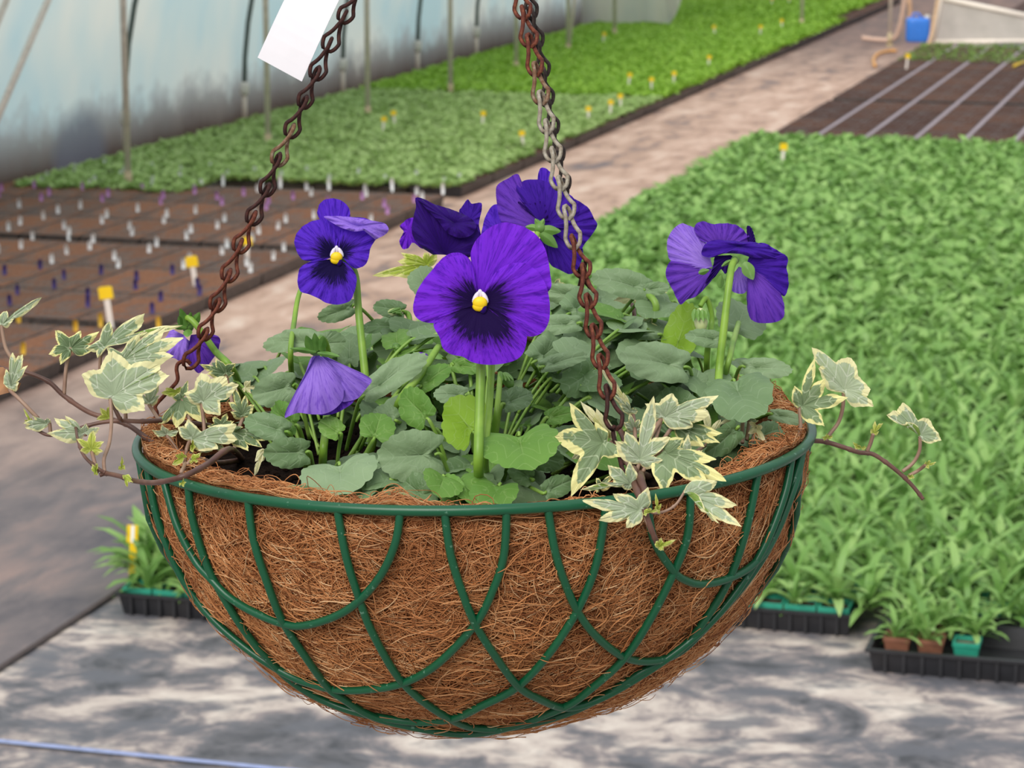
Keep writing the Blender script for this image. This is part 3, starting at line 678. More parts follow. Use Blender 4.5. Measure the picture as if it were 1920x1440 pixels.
while s < 13.95:
    step = .072 if s < 8 else .078
    t = left_edge(s)+.03
    while t < 1.05:
        a, b = s+random.uniform(-.02, .02), t+random.uniform(-.02, .02)
        ok = True
        if s < 5.42 and -1.42 < t < -.76: ok = s > 5.30 and t < -1.1
        if s < 5.45 and t > -.76: ok = False
        if s < 5.62 and t > -.40: ok = s > 5.50 and random.random() < .75
        if abs(s-7.62) < .06 and t > -.45: ok = False
        if ok and seen(a, b, .1, 520): spots.append((a, b))
        t += step
    s += step
for a, b in [(5.235, -.665), (5.27, -.63), (5.235, -.60), (5.31, -.66), (5.32, -.60), (5.33, -.56), (5.30, -.51), (5.34, -.53), (5.36, -.64), (5.36, -.58), (5.34, -.49)]: spots.append((a, b))
for _ in range(34): spots.append((random.uniform(5.19, 5.62), random.uniform(-2.36, -2.12)))
def behind_basket(x, y): return ((x-890)/600)**2+((y-860)/470)**2 < 1 and y > 470
cand = sorted(range(len(spots)), key=lambda i: spots[i][0])
solo = []
for i in cand:
    x, y = proj(W(spots[i][0], spots[i][1], .12))
    if not behind_basket(x, y) and -10 < x < 1930: solo.append(i)
    if len(solo) == 300: break
solo_set = set(solo)
for i in solo:
    a, b = spots[i]; near = a < 9.0
    me = random.choice(tmeshes); o_ = bpy.data.objects.new('seedling', me); COL.objects.link(o_)
    o_.location = W(a, b, .050); o_.rotation_euler = (random.uniform(-.12, .12), random.uniform(-.12, .12), random.uniform(0, 6.28)); k = random.uniform(.72, 1.08)*(.9 if a < 5.45 else 1); o_.scale = (k, k, k*random.uniform(.85, 1.1))
    left = proj(o_.location)[0] < 700
    if left: o_.scale = tuple(q*1.3 for q in o_.scale)
    if left: tag(o_, 'young leafy seedling in the front left tray, left of the basket', 'seedling', 'leafy seedlings left of the basket')
    elif a < 5.46 and b > -.72: o_.scale = tuple(q*.85 for q in o_.scale); tag(o_, 'leafy seedling in the nearest half-empty tray', 'seedling', 'leafy seedlings in the nearest tray')
    else: tag(o_, 'young leafy seedling with narrow leaves in the near rows of the right bed', 'seedling', 'narrow-leaved seedlings in the near right bed')
near_ = sorted([q for q in bpy.data.objects if q.get('group') == 'leafy seedlings in the nearest tray'], key=lambda q: proj(q.location)[0])
for k, q in enumerate(near_): q['label'] = 'leafy seedling in the nearest half-empty tray, %s from its left end' % row_word(k)
rest = [i for i in range(len(spots)) if i not in solo_set]
Vs, Fs, Ts, off = [], [], [], 0
groups = [[] for _ in range(7)]
for i in rest:
    a, b = spots[i]; pb = min(1, max(0, (a-7.6)/1.6)); groups[(4+random.randrange(3)) if random.random() < pb else random.randrange(4)].append(i)
    if pb > .3: groups[4+random.randrange(3)].append(i)
for g, idx in enumerate(groups):
    if not idx: continue
    T = (tall+broad)[g]; P = np.array([W(spots[i][0]+random.uniform(-.02, .02), spots[i][1]+random.uniform(-.02, .02), .05+(.012 if g > 3 else 0)) for i in idx]); n = len(P)
    V, F, tn = scatter(T[0], T[1], P, RNG.uniform(0, 6.28, n), RNG.uniform(.75, 1.15, n)*(.78 if g < 4 else 1.0), RNG.uniform(0, 1, n), RNG.uniform(-.2, .2, n))
    Vs.append(V); Fs.append(F+off); Ts.append(np.tile(T[2], n)*.55+tn*.45); off += len(V)
tag(big_mesh('seedling_crop', np.concatenate(Vs), np.concatenate(Fs), M['seedling'], {'tone': np.concatenate(Ts)}, smooth=True), 'dense leafy green seedlings filling the right-hand bed behind the near rows', 'seedlings', kind='stuff')
mb = MB(); vs = [W(5.72, -2.32, .005), W(13.95, -2.32, .005), W(13.95, 1.0, .005), W(5.72, 1.0, .005), W(5.72, -2.32, .045), W(13.95, -2.32, .045), W(13.95, 1.0, .045), W(5.72, 1.0, .045)]
mb.add(vs, [(4, 5, 6, 7), (0, 1, 5, 4), (2, 3, 7, 6), (0, 3, 7, 4), (1, 2, 6, 5)]); tag(mb.build('compost_bed', dk, smooth=False), 'dark compost under the leafy right-hand bed', 'compost', kind='stuff')
# yellow and white label in the tray left of the basket
P = B(248, 1000, 0); X, Y = ground(248, 1100, .05); yy = W(5.28, -2.24, .05)
d = ray(248, 1001); k = (yy.y)/d.y; L = Vector((0, 0, CAMH))+d*k
e = empty('plant_label', (L.x, L.y, .05), 'yellow and white striped label in the tray left of the basket', 'plant label')
mb = MB(); mb.box((L.x, L.y, (L.z+.05)/2), (.016, .0012, L.z-.05), Matrix.Rotation(.06, 3, 'Y')); mb.build('stick', pm['yellow'], e, smooth=False)
mb = MB(); mb.box((L.x, L.y, L.z), (.024, .0016, .040), Matrix.Rotation(.06, 3, 'Y')); mb.build('head', pm['yellow'], e, smooth=False)
mb = MB(); mb.box((L.x+.001, L.y-.0015, L.z), (.007, .001, .038), Matrix.Rotation(.06, 3, 'Y')); mb.build('stripe', pm['white'], e, smooth=False)
# ------------------------------------------------------------------ things at the far end of the path
bluem = plain('blue_can', '3E86EA', .4, var=.04)
c = WPS(1720, 80, 22.0); c.z = .0; top = WPS(1720, 33, 22.0).z; wd = .19; e = empty('water_can', c, 'blue plastic jerry can standing at the far end of the path', 'jerry can')
mb = MB(); n = 20; ringz = [(0, .90), (.01, .97), (.03, 1), (top*.5, 1.0), (top-.035, 1), (top-.01, .95), (top, .80)]
def sq(a, r): ca, sa = math.cos(a), math.sin(a); q = (abs(ca)**5+abs(sa)**5)**(-1/5); return ca*q*r, sa*q*r
vs = []
for z, k in ringz:
    for i in range(n): x, y = sq(2*math.pi*i/n, wd/2*k); vs.append(c+Vector((x, y*.7, z)))
mb.add(vs, [(j*n+i, j*n+(i+1) % n, (j+1)*n+(i+1) % n, (j+1)*n+i) for j in range(len(ringz)-1) for i in range(n)]+[tuple(range(n-1, -1, -1)), tuple((len(ringz)-1)*n+i for i in range(n))])
mb.build('can_body', bluem, e); mb = MB(); mb.tube([c+Vector((-.05, 0, top)), c+Vector((-.045, 0, top+.03)), c+Vector((.0, 0, top+.035)), c+Vector((.03, 0, top))], .008, 8); mb.build('handle', bluem, e)
mb = MB(); mb.tube([c+Vector((.072, -.02, top-.01)), c+Vector((.072, -.02, top+.022))], .022, 12); mb.build('cap', white_p, e)
net = NT('fleece'); net.col(m_ := net.ramp(net.noise(net.coord('Object'), 9, 3), [(.3, rgb('C6BEB4')), (.7, rgb('DAD0C6'))])); net.set(.8); net.translucent(.35, rgb('E0D8CE'))
edgew = plain('edge_white', 'F4E8DA', .5, var=.02)
bl, br, tr, tl = [WPS(x, y, 21.75) for x, y in ((1749, 79), (1945, 77), (1945, 34), (1762, -4))]
bl.z = max(bl.z, .02)
e = empty('net_screen', (bl.x, bl.y, 0), 'pale fleece screen stretched on a sloping white frame beside the blue can', 'screen')
mb = MB(); g = 8; vs = [bl.lerp(br, i/g).lerp(tl.lerp(tr, i/g), j/4)+Vector((0, .012*math.sin(i*2+j), 0)) for i in range(g+1) for j in range(5)]
mb.add(vs, [(i*5+j, i*5+5+j, i*5+6+j, i*5+1+j) for i in range(g) for j in range(4)]); mb.build('fleece', net.m, e)
mb = MB(); mb.tube([bl, br], .018, 8); mb.build('lower_rail', edgew, e); mb = MB(); mb.tube([tl, tr], .022, 8); mb.build('upper_rail', edgew, e)
mb = MB(); mb.tube([bl, WPS(1757, 30, 21.75), WPS(1766, -20, 21.75)], .024, 8); mb.build('side_rail', edgew, e)
P = WPS(1737, 100, 20.9); P.z = 0; mb = MB(); mb.tube([P, WPS(1748, 60, 21.4), WPS(1762, -20, 21.6)], .016, 8); tag(mb.build('leaning_pole', plain('tan_pole', 'D0AC88', .6), origin=P), 'tan pole leaning on the white frame beside the blue can', 'pole')
pink = plain('pink_pipe', 'D8B4A0', .5, var=.05)
pts = [WPS(x, y, 21.6) for x, y in ((1616, 71), (1640, 74), (1664, 75), (1678, 70), (1686, 52), (1692, 25), (1700, -25))]
mb = MB(); mb.tube(spline(pts, 5), .018, 8); tag(mb.build('water_pipe', pink, origin=pts[0]), 'pinkish plastic pipe bending up from the path at the far end', 'pipe')
pts = [WPS(x, y, 22.5) for x, y in ((1708, 60), (1706, 10), (1702, -25))]; pts[0] = Vector((pts[0].x, pts[0].y, 0)) if False else pts[0]
mb = MB(); mb.tube([Vector((pts[0].x, pts[0].y, 0))]+pts, .020, 8); tag(mb.build('water_pipe', plain('pipe_tan', 'CFA482', .5), origin=(pts[0].x, pts[0].y, 0)), 'tan upright pipe just above the blue jerry can', 'pipe')
pts = [Vector((*ground(x, y, .015), .015)) for x, y in ((1641, 124), (1638, 112), (1646, 101), (1664, 96), (1680, 95))]
mb = MB(); mb.tube(spline(pts, 5), .012, 8); tag(mb.build('garden_hose', plain('hose_orange', 'E8A85A', .5), origin=pts[0]), 'short curl of orange-yellow hose at the corner of the sprouting trays', 'hose')
pts = [Vector((*ground(x, y, .07), .07)) for x, y in ((1901, 124), (1912, 119), (1935, 112))]
mb = MB(); mb.tube(pts, .010, 8); tag(mb.build('garden_hose', plain('hose_yellow', 'E6C23A', .5), origin=pts[0]), 'yellow hose end lying on the trays at the right edge', 'hose')
# ------------------------------------------------------------------ the basket
R = .175; HB_ = .892*R; C0 = B(890, 810, 0)
RM = (Matrix.Rotation(math.radians(-1.3), 3, 'Y') @ Matrix.Rotation(math.radians(-.8), 3, 'X'))
RMT = RM.transposed()
def BW(x, y, z): return C0+RM @ Vector((x, y, z))            # basket frame to world
def bowl_pt(px, py, k=1.0):
    """where a sight line meets the front of the bowl (the edge of its outline if it passes outside)"""
    o_ = RMT @ (Vector((0, 0, CAMH))-C0); d = RMT @ ray(px, py); sc = Vector((1/(R*k), 1/(R*k), 1/(HB_*k)))
    o2 = Vector([o_[i]*sc[i] for i in range(3)]); d2 = Vector([d[i]*sc[i] for i in range(3)])
    a, b, c = d2.dot(d2), 2*o2.dot(d2), o2.dot(o2)-1; D = b*b-4*a*c; t = (-b-math.sqrt(max(D, 0)))/(2*a); p = o2+d2*t
    if D < 0: p.normalize()
    p.z = min(p.z, 0); 
    if D >= 0 or True: p.normalize()
    return BW(p.x/sc[0], p.y/sc[1], p.z/sc[2])
basket = empty('hanging_basket', C0+RM @ Vector((0, 0, -HB_)), 'hanging basket of green wire lined with brown coir, holding pansies and ivy', 'hanging basket')
mb = MB(); mb.loop([BW(R*math.cos(a), R*math.sin(a), 0) for a in np.linspace(0, 2*math.pi, 120, endpoint=False)], .00265, 12); mb.build('rim', M['wire'], basket)
wires = [[(278, 900), (292, 960), (318, 1035), (350, 1098), (400, 1162), (470, 1222), (545, 1268), (600, 1287), (640, 1294), (690, 1293), (755, 1281), (820, 1245), (890, 1172), (925, 1105), (945, 1040), (950, 955)],
 [(303, 902), (330, 980), (365, 1050), (395, 1085), (430, 1120), (480, 1150), (540, 1172), (585, 1170), (640, 1150), (682, 1118), (718, 1072), (742, 1015), (750, 957)],
 [(353, 914), (361, 973), (389, 1062), (425, 1130), (458, 1182), (490, 1222), (540, 1272), (600, 1310), (675, 1337), (780, 1354), (850, 1347), (900, 1325), (970, 1288), (1030, 1225), (1085, 1140), (1120, 1050), (1137, 945)],
 [(463, 940), (475, 1010), (500, 1090), (530, 1165), (575, 1235), (614, 1288), (640, 1308), (703, 1345), (800, 1368), (880, 1376), (960, 1362), (1060, 1325), (1110, 1290), (1170, 1235), (1220, 1160), (1265, 1070), (1290, 1000), (1297, 925)],
 [(632, 953), (648, 1040), (672, 1118), (700, 1190), (755, 1280), (830, 1340), (900, 1366), (1000, 1356), (1100, 1322), (1200, 1262), (1275, 1218), (1330, 1150), (1370, 1080), (1400, 990), (1422, 880)],
 [(833, 956), (845, 1040), (870, 1120), (892, 1172), (925, 1225), (970, 1285), (1010, 1310), (1060, 1327), (1120, 1312), (1200, 1268), (1290, 1205), (1365, 1130), (1430, 1030), (1470, 930), (1487, 850)],
 [(1027, 950), (1040, 1030), (1060, 1095), (1085, 1150), (1120, 1195), (1170, 1232), (1220, 1240), (1270, 1225), (1320, 1180), (1400, 1090), (1455, 1000), (1490, 900), (1503, 835)],
 [(1215, 925), (1225, 1010), (1262, 1070), (1290, 1090), (1320, 1095), (1365, 1085), (1410, 1060), (1450, 1010), (1490, 910), (1508, 820)]]
for i, wpx in enumerate(wires):
    P = [bowl_pt(x, y, 1.0+.004*(i % 2)) for x, y in wpx]
    # the ends meet the rim ring
    for e_, nb in ((0, 1), (-1, -2)):
        q = RMT @ (P[e_]-C0); r_ = math.hypot(q.x, q.y); P[e_] = BW(q.x/r_*R, q.y/r_*R, 0)
    mb = MB(); mb.tube(spline(P, 8), .0020, 10); mb.build('wire', M['wire'], basket)
for k in range(8):
    a0 = math.radians(20+k*19); P = []
    for j in range(25):
        f = j/24; a = a0+math.radians(82)*(f-.5); hh = .80*math.sin(math.pi*f)**.62; q = math.sqrt(1-hh*hh); P.append(BW(R*q*math.cos(a), R*q*math.sin(a), -HB_*hh))
    mb = MB(); mb.tube(P, .0020, 8); mb.build('wire', M['wire'], basket)
# coir liner: outer bowl, ragged lip, inner wall
def h_lip(a):                                               # a = plan angle, front = -90 deg
    d = math.degrees(a) % 360
    f = lambda c, w_: math.exp(-((((d-c+180) % 360)-180)/w_)**2)
    return -.0075+.014*f(212, 22)+.0085*f(238, 9)+.0105*f(258, 5)+.019*f(22, 16)+.012*f(335, 18)+.012*f(182, 16)+.008*f(100, 50)+.0009*math.sin(d*.31)+.0007*math.sin(d*.83+1)
mb = MB(); NA = 180; rings = []
for j in range(30):
    th = math.pi/2*j/29; rings.append(('o', math.cos(th), math.sin(th)))
rings = rings[::-1]; vs = []; rr_ = random.Random(3)
lum = [[rr_.uniform(-1, 1) for _ in range(24)] for _ in range(10)]
def lump(a, v):
    x = (a/(2*math.pi)*24) % 24; y = v*8.9; i, j = int(x), int(y); fx, fy = x-i, y-j; fx, fy = fx*fx*(3-2*fx), fy*fy*(3-2*fy)
    g = lambda p, q: lum[min(q, 9)][p % 24]
    return (g(i, j)*(1-fx)+g(i+1, j)*fx)*(1-fy)+(g(i, j+1)*(1-fx)+g(i+1, j+1)*fx)*fy
def liner_pt(a, c_, s_, off=0.0):
    k = .979+.010*lump(a, s_)-.008*(s_ < .05); k += off
    return BW(R*c_*k*math.cos(a), R*c_*k*math.sin(a), min(-HB_*s_*k, h_lip(a) if s_ < .08 else 0))
for _, c_, s_ in rings:
    for i in range(NA): vs.append(liner_pt(2*math.pi*i/NA, c_, s_))
for kr, kz in ((.985, .45), (.972, .92), (.950, 1.0), (.925, .75), (.905, .2), (.895, -1)):
    for i in range(NA):
        a = 2*math.pi*i/NA; z = h_lip(a)*kz if kz > 0 else -.028
        vs.append(BW(R*kr*math.cos(a), R*kr*math.sin(a), z+.0006*math.sin(i*2.3)))
nr = len(vs)//NA; mb.add(vs, [(j*NA+i, j*NA+(i+1) % NA, (j+1)*NA+(i+1) % NA, (j+1)*NA+i) for j in range(nr-1) for i in range(NA)])
liner = mb.build('coir_liner', M['coir'], basket)
def fibres():
    n = 21000; a = RNG.uniform(0, 2*math.pi, n); front = RNG.uniform(0, 1, n) < .72; a = np.where(front, RNG.uniform(-math.pi*1.04, math.pi*.04, n), a)
    s_ = RNG.uniform(-.03, .998, n)**1.0; s_ = np.clip(s_, .015, .998); th = np.arcsin(s_)
    K = 9; step = RNG.uniform(.0022, .0052, n); dirn = RNG.normal(0, .55, n)+np.where(RNG.uniform(0, 1, n) < .5, math.pi, 0)+RNG.normal(0, .25, n)
    loose = RNG.uniform(0, 1, n) < .30; dirn = np.where(loose, RNG.uniform(0, 6.28, n), dirn); curv = RNG.normal(0, .16, n)*np.where(loose, 2.0, 1.0)
    lift = RNG.uniform(.0001, .0011, n)+np.where(RNG.uniform(0, 1, n) < .05, RNG.uniform(.001, .004, n), 0); lft2 = RNG.normal(0, .0006, n); rad = RNG.uniform(.00016, .00034, n)
    pts = np.zeros((n, K, 3)); nrm = np.zeros((n, K, 3)); aa, tt = a.copy(), th.copy()
    for k in range(K):
        c_, q = np.cos(tt), np.sin(tt); l = np.array([lump(float(x) % (2*math.pi), float(max(0, y))) for x, y in zip(aa, q)])
        kk = .979+.010*l-.008*(q < .05)
        P = np.stack([R*c_*kk*np.cos(aa), R*c_*kk*np.sin(aa), -HB_*q*kk], 1); N = np.stack([np.cos(aa)*c_, np.sin(aa)*c_, -q], 1)
        pts[:, k] = P+N*(lift+lft2*math.sin(k*.8))[:, None]; nrm[:, k] = N
        dirn = dirn+curv+RNG.normal(0, .10, n)
        aa = aa+np.cos(dirn)*step/(R*np.maximum(c_, .12)); tt = np.clip(tt+np.sin(dirn)*step/R, .012, 1.56)
    # lip fibres
    m = 2600; al = RNG.uniform(0, 6.283, m); al = np.where(RNG.uniform(0, 1, m) < .7, RNG.uniform(-math.pi*1.1, .1*math.pi, m), al); p2 = np.zeros((m, K, 3)); n2 = np.zeros((m, K, 3)); n2[:, :, 2] = 1
    st2 = RNG.uniform(.0015, .004, m); d2 = RNG.uniform(0, 6.283, m); c2 = RNG.normal(0, .3, m); lr = RNG.uniform(.905, .985, m)*R; X, Y = lr*np.cos(al), lr*np.sin(al); up = RNG.uniform(0, .0022, m)+np.where(RNG.uniform(0, 1, m) < .12, RNG.uniform(.001, .006, m), 0)
    for k in range(K):
        rr2 = np.sqrt(X*X+Y*Y); f = np.clip(rr2, .895*R, .985*R)/rr2; X, Y = X*f, Y*f; ang = np.arctan2(Y, X); hz = np.array([h_lip(float(q)) for q in ang]); edge_ = np.clip((np.abs(np.sqrt(X*X+Y*Y)/R-.950))/.04, 0, 1)
        p2[:, k] = np.stack([X, Y, hz*(1-.45*edge_)+.0005+up*math.sin(math.pi*(k+.5)/K)], 1); d2 = d2+c2; X = X+np.cos(d2)*st2; Y = Y+np.sin(d2)*st2
    pts = np.concatenate([pts, p2]); nrm = np.concatenate([nrm, n2]); rad = np.concatenate([rad, RNG.uniform(.00016, .0003, m)]); n += m
    T = np.gradient(pts, axis=1); T /= np.linalg.norm(T, axis=2, keepdims=True)+1e-12; Bn = np.cross(T, nrm); Bn /= np.linalg.norm(Bn, axis=2, keepdims=True)+1e-12; Nn = np.cross(Bn, T)
    taper = np.array([.55]+[1]*(K-2)+[.4]); V = np.zeros((n, K, 3, 3))
    for q in range(3):
        an = 2*math.pi*q/3+math.pi/2; V[:, :, q] = pts+(Bn*math.cos(an)+Nn*math.sin(an))*(rad[:, None]*taper[None])[:, :, None]
    V = V.reshape(-1, 3); RMn = np.array(RM); V = V @ RMn.T+np.array(C0)-np.array(wloc(basket))
    base = (np.arange(n)*K*3)[:, None]; f = []
    for k in range(K-1):
        for q in range(3): f.append([k*3+q, k*3+(q+1) % 3, (k+1)*3+(q+1) % 3, (k+1)*3+q])
    F = (base[:, :, None]+np.array(f)[None]).reshape(-1, 4); tone = np.repeat(np.clip(RNG.normal(.45, .24, n), 0, 1), K*3)
    o_ = big_mesh('coir_fibres', V, F, M['fibre'], {'tone': tone}, basket, smooth=True); o_['kind'] = 'stuff'; o_['label'] = 'tangled brown coconut fibres on the liner'
fibres()
# potting soil inside
SZ = -.021
mb = MB(); vs = [BW(0, 0, SZ)]; NR = 14; NA2 = 72
for j in range(1, NR+1):
    for i in range(NA2):
        a = 2*math.pi*i/NA2; r_ = R*.905*j/NR; vs.append(BW(r_*math.cos(a), r_*math.sin(a), SZ+random.uniform(-.0018, .0018)+.003*math.sin(a*3+j)))
mb.add(vs, [(0, 1+i, 1+(i+1) % NA2) for i in range(NA2)]+[(1+j*NA2+i, 1+(j+1)*NA2+i, 1+(j+1)*NA2+(i+1) % NA2, 1+j*NA2+(i+1) % NA2) for j in range(NR-1) for i in range(NA2)])
for _ in range(900):
    a = random.uniform(0, 6.28); r_ = R*.88*math.sqrt(random.random()); mb.ball(BW(r_*math.cos(a), r_*math.sin(a), SZ+.001), random.uniform(.0008, .0024), 5, 3, (1, random.uniform(.5, 1), .7))
mb.build('potting_soil', M['potting_soil'], basket)
def soil_pt(px, py):                                        # where a sight line meets the soil
    n_ = RM @ Vector((0, 0, 1)); p0 = BW(0, 0, SZ); d = ray(px, py); o_ = Vector((0, 0, CAMH)); t = (p0-o_).dot(n_)/d.dot(n_); return o_+d*t
# ------------------------------------------------------------------ the three chains
def link_mesh(L, wb, wt, r):
    """one closed wire: a wide eye at the bottom, a narrow eye turned a quarter at the top"""
    P = []; n = 22
    for sgn, rng in ((1, range(n+1)), (-1, range(n, -1, -1))):
        for i in rng:
            f = i/n; z = f*L; ph = math.radians(90)*min(1, max(0, (f-.25)/.5)); 
            if f < .30: w_ = wb*math.sqrt(max(0, 1-((.30-f)/.30)**2))
            elif f > .84: w_ = wt*math.sqrt(max(0, 1-((f-.84)/.16)**2))
            else: w_ = wb+(wt-wb)*((f-.30)/.54)**.6*1.0 if wb > wt else wb; w_ = max(w_*(1-.35*math.sin(math.pi*(f-.30)/.54)), wt*.8)
            if (sgn == -1 and i in (0, n)): continue
            P.append(Vector((w_*sgn*math.cos(ph), w_*sgn*math.sin(ph), z)))
    mb = MB(); mb.loop(P, r, 7); me = bpy.data.meshes.new('chain_link'); me.from_pydata([tuple(v) for v in mb.v], [], mb.f); me.polygons.foreach_set('use_smooth', [True]*len(me.polygons)); return me
def chain(path, pitch, label, mats, twist, wb=.0043, wt=.0026, r=.00108, tail=None):
    pts = resample(spline(path, 10), 400); d = [0]
    for i in range(1, len(pts)): d.append(d[-1]+(pts[i]-pts[i-1]).length)
    n = round(d[-1]/pitch); pitch = d[-1]/n; e = empty('hanging_chain', pts[0], label, 'chain', 'chains carrying the basket'); L = pitch+2*r+.0050; cache = {}
    def at(x):
        x = max(0, min(d[-1], x)); i = min(range(len(d)), key=lambda k: abs(d[k]-x)); return pts[i]
    for i in range(n):
        a, b = at(i*pitch), at((i+1)*pitch); ax = (a-b).normalized(); mt = mats[min(len(mats)-1, int(i*len(mats)/n))]
        if mt not in cache:
            me = link_mesh(L, wb, wt, r); me.materials.append(M[mt]); cache[mt] = me
        o_ = bpy.data.objects.new('chain_link', cache[mt]); COL.objects.link(o_); o_.parent = e
        x = CAMR-ax*CAMR.dot(ax); x.normalize(); y = ax.cross(x); m3 = Matrix((x, y, ax)).transposed() @ Matrix.Rotation(math.radians(twist+random.uniform(-14, 14)), 3, 'Z')
        o_.matrix_local = Matrix.Translation(b-ax*.0015-pts[0]) @ m3.to_4x4()
    if tail:
        mb = MB(); mb.tube(spline(tail, 6), .0011, 8); mb.build('end_hook', M[mats[-1]], e)
    return e
c1 = [B(x, y, .004) for x, y in ((700, -65), (672, -10), (640, 40), (612, 95), (586, 155), (560, 215), (535, 270), (510, 325), (488, 385), (458, 440), (435, 500), (412, 555), (393, 605), (366, 662), (352, 686))]
rl = BW(-R*.995, R*.06, 0)
chain(c1, .0167, 'left-hand rusty chain running from the top to the left rim of the basket', ['rust_dark', 'rust_dark', 'rust_dark', 'steel_rusting', 'rust_dark', 'rust', 'rust', 'rust'], 18,
      tail=[B(357, 682, .004), B(349, 676, .003), B(335, 681, .004), B(331, 692, .004), B(333, 712, .004), B(322, 727, .004), B(305, 745, .006), B(291, 762, .008), B(294, 778, .008), rl+Vector((.002, 0, .004)), rl+Vector((-.003, 0, .001)), rl+Vector((-.002, .002, -.004)), rl+Vector((.003, .002, -.003))])
def dz2(y): return -.118*(y+452)/(830+452)-.008
rf = BW(R*.455, -R*.89, 0)
c2 = [B(x, y, dz2(y)) for x, y in ((961, -75), (975, -10), (985, 40), (1000, 105), (1013, 170), (1026, 235), (1045, 320), (1062, 390), (1078, 460), (1097, 520), (1108, 590), (1125, 665), (1140, 735), (1155, 800))]
chain(c2, .0163, 'middle chain at the front, silvery above and rusty below, ending in the ivy', ['rust', 'rust', 'steel_rusting', 'steel_old', 'steel_old', 'steel_old', 'rust', 'rust', 'rust', 'rust_dark'], -24, wb=.0043,
      tail=[B(1152, 798, -.12), B(1150, 815, -.122), B(1160, 850, -.13), B(1172, 890, -.14), rf+Vector((0, .004, .004)), rf+Vector((0, -.003, .003)), rf+Vector((0, -.004, -.003)), rf+Vector((0, .002, -.004))])
rb_ = BW(R*.36, R*.93, 0)
c3 = [B(x, y, .02+.14*(y+80)/780) for x, y in ((975, -80), (990, 0), (1008, 80), (1022, 160), (1038, 255), (1057, 340), (1074, 425), (1088, 505), (1098, 590), (1103, 660))]
chain(c3, .0175, 'dark chain almost hidden behind the middle chain', ['steel_dark', 'steel_dark', 'rust_dark'], 30, tail=[B(1103, 655, .15), B(1104, 672, .155), rb_+Vector((0, .003, .003)), rb_+Vector((0, -.003, -.003))])
# white card on the left-hand chain
q = [B(483, 108, .006), B(566, 153, .006), B(648, -25, .006), B(566, -66, .006)]; nrm = (q[1]-q[0]).cross(q[3]-q[0]).normalized()*.0003
e = empty('price_card', q[3], 'blank white card hanging beside the top of the left-hand chain', 'card')
mb = MB(); bend = lambda f: nrm*10*math.sin(math.pi*f); N = 8; vs = []
for s_ in (1, -1):
    for i in range(N+1):
        for j in (0, 1): f = i/N; vs.append(q[j].lerp(q[3-j], f)+bend(f)+nrm*s_)
k = 2*(N+1); fs = []
for i in range(N): fs += [(2*i, 2*i+1, 2*i+3, 2*i+2), (k+2*i+1, k+2*i, k+2*i+2, k+2*i+3), (2*i, 2*i+2, k+2*i+2, k+2*i), (2*i+1, k+2*i+1, k+2*i+3, 2*i+3)]
fs += [(0, k, k+1, 1), (2*N, 2*N+1, k+2*N+1, k+2*N)]
mb.add(vs, fs); mb.build('card_sheet', M['card'], e, smooth=False)
mb = MB(); mb.tube([q[2].lerp(q[3], .4), q[2].lerp(q[3], .2)+Vector((0, -.004, .004)), B(668, -28, .000), B(690, -48, .004)], .0009, 6); mb.build('loop', white_p, e)
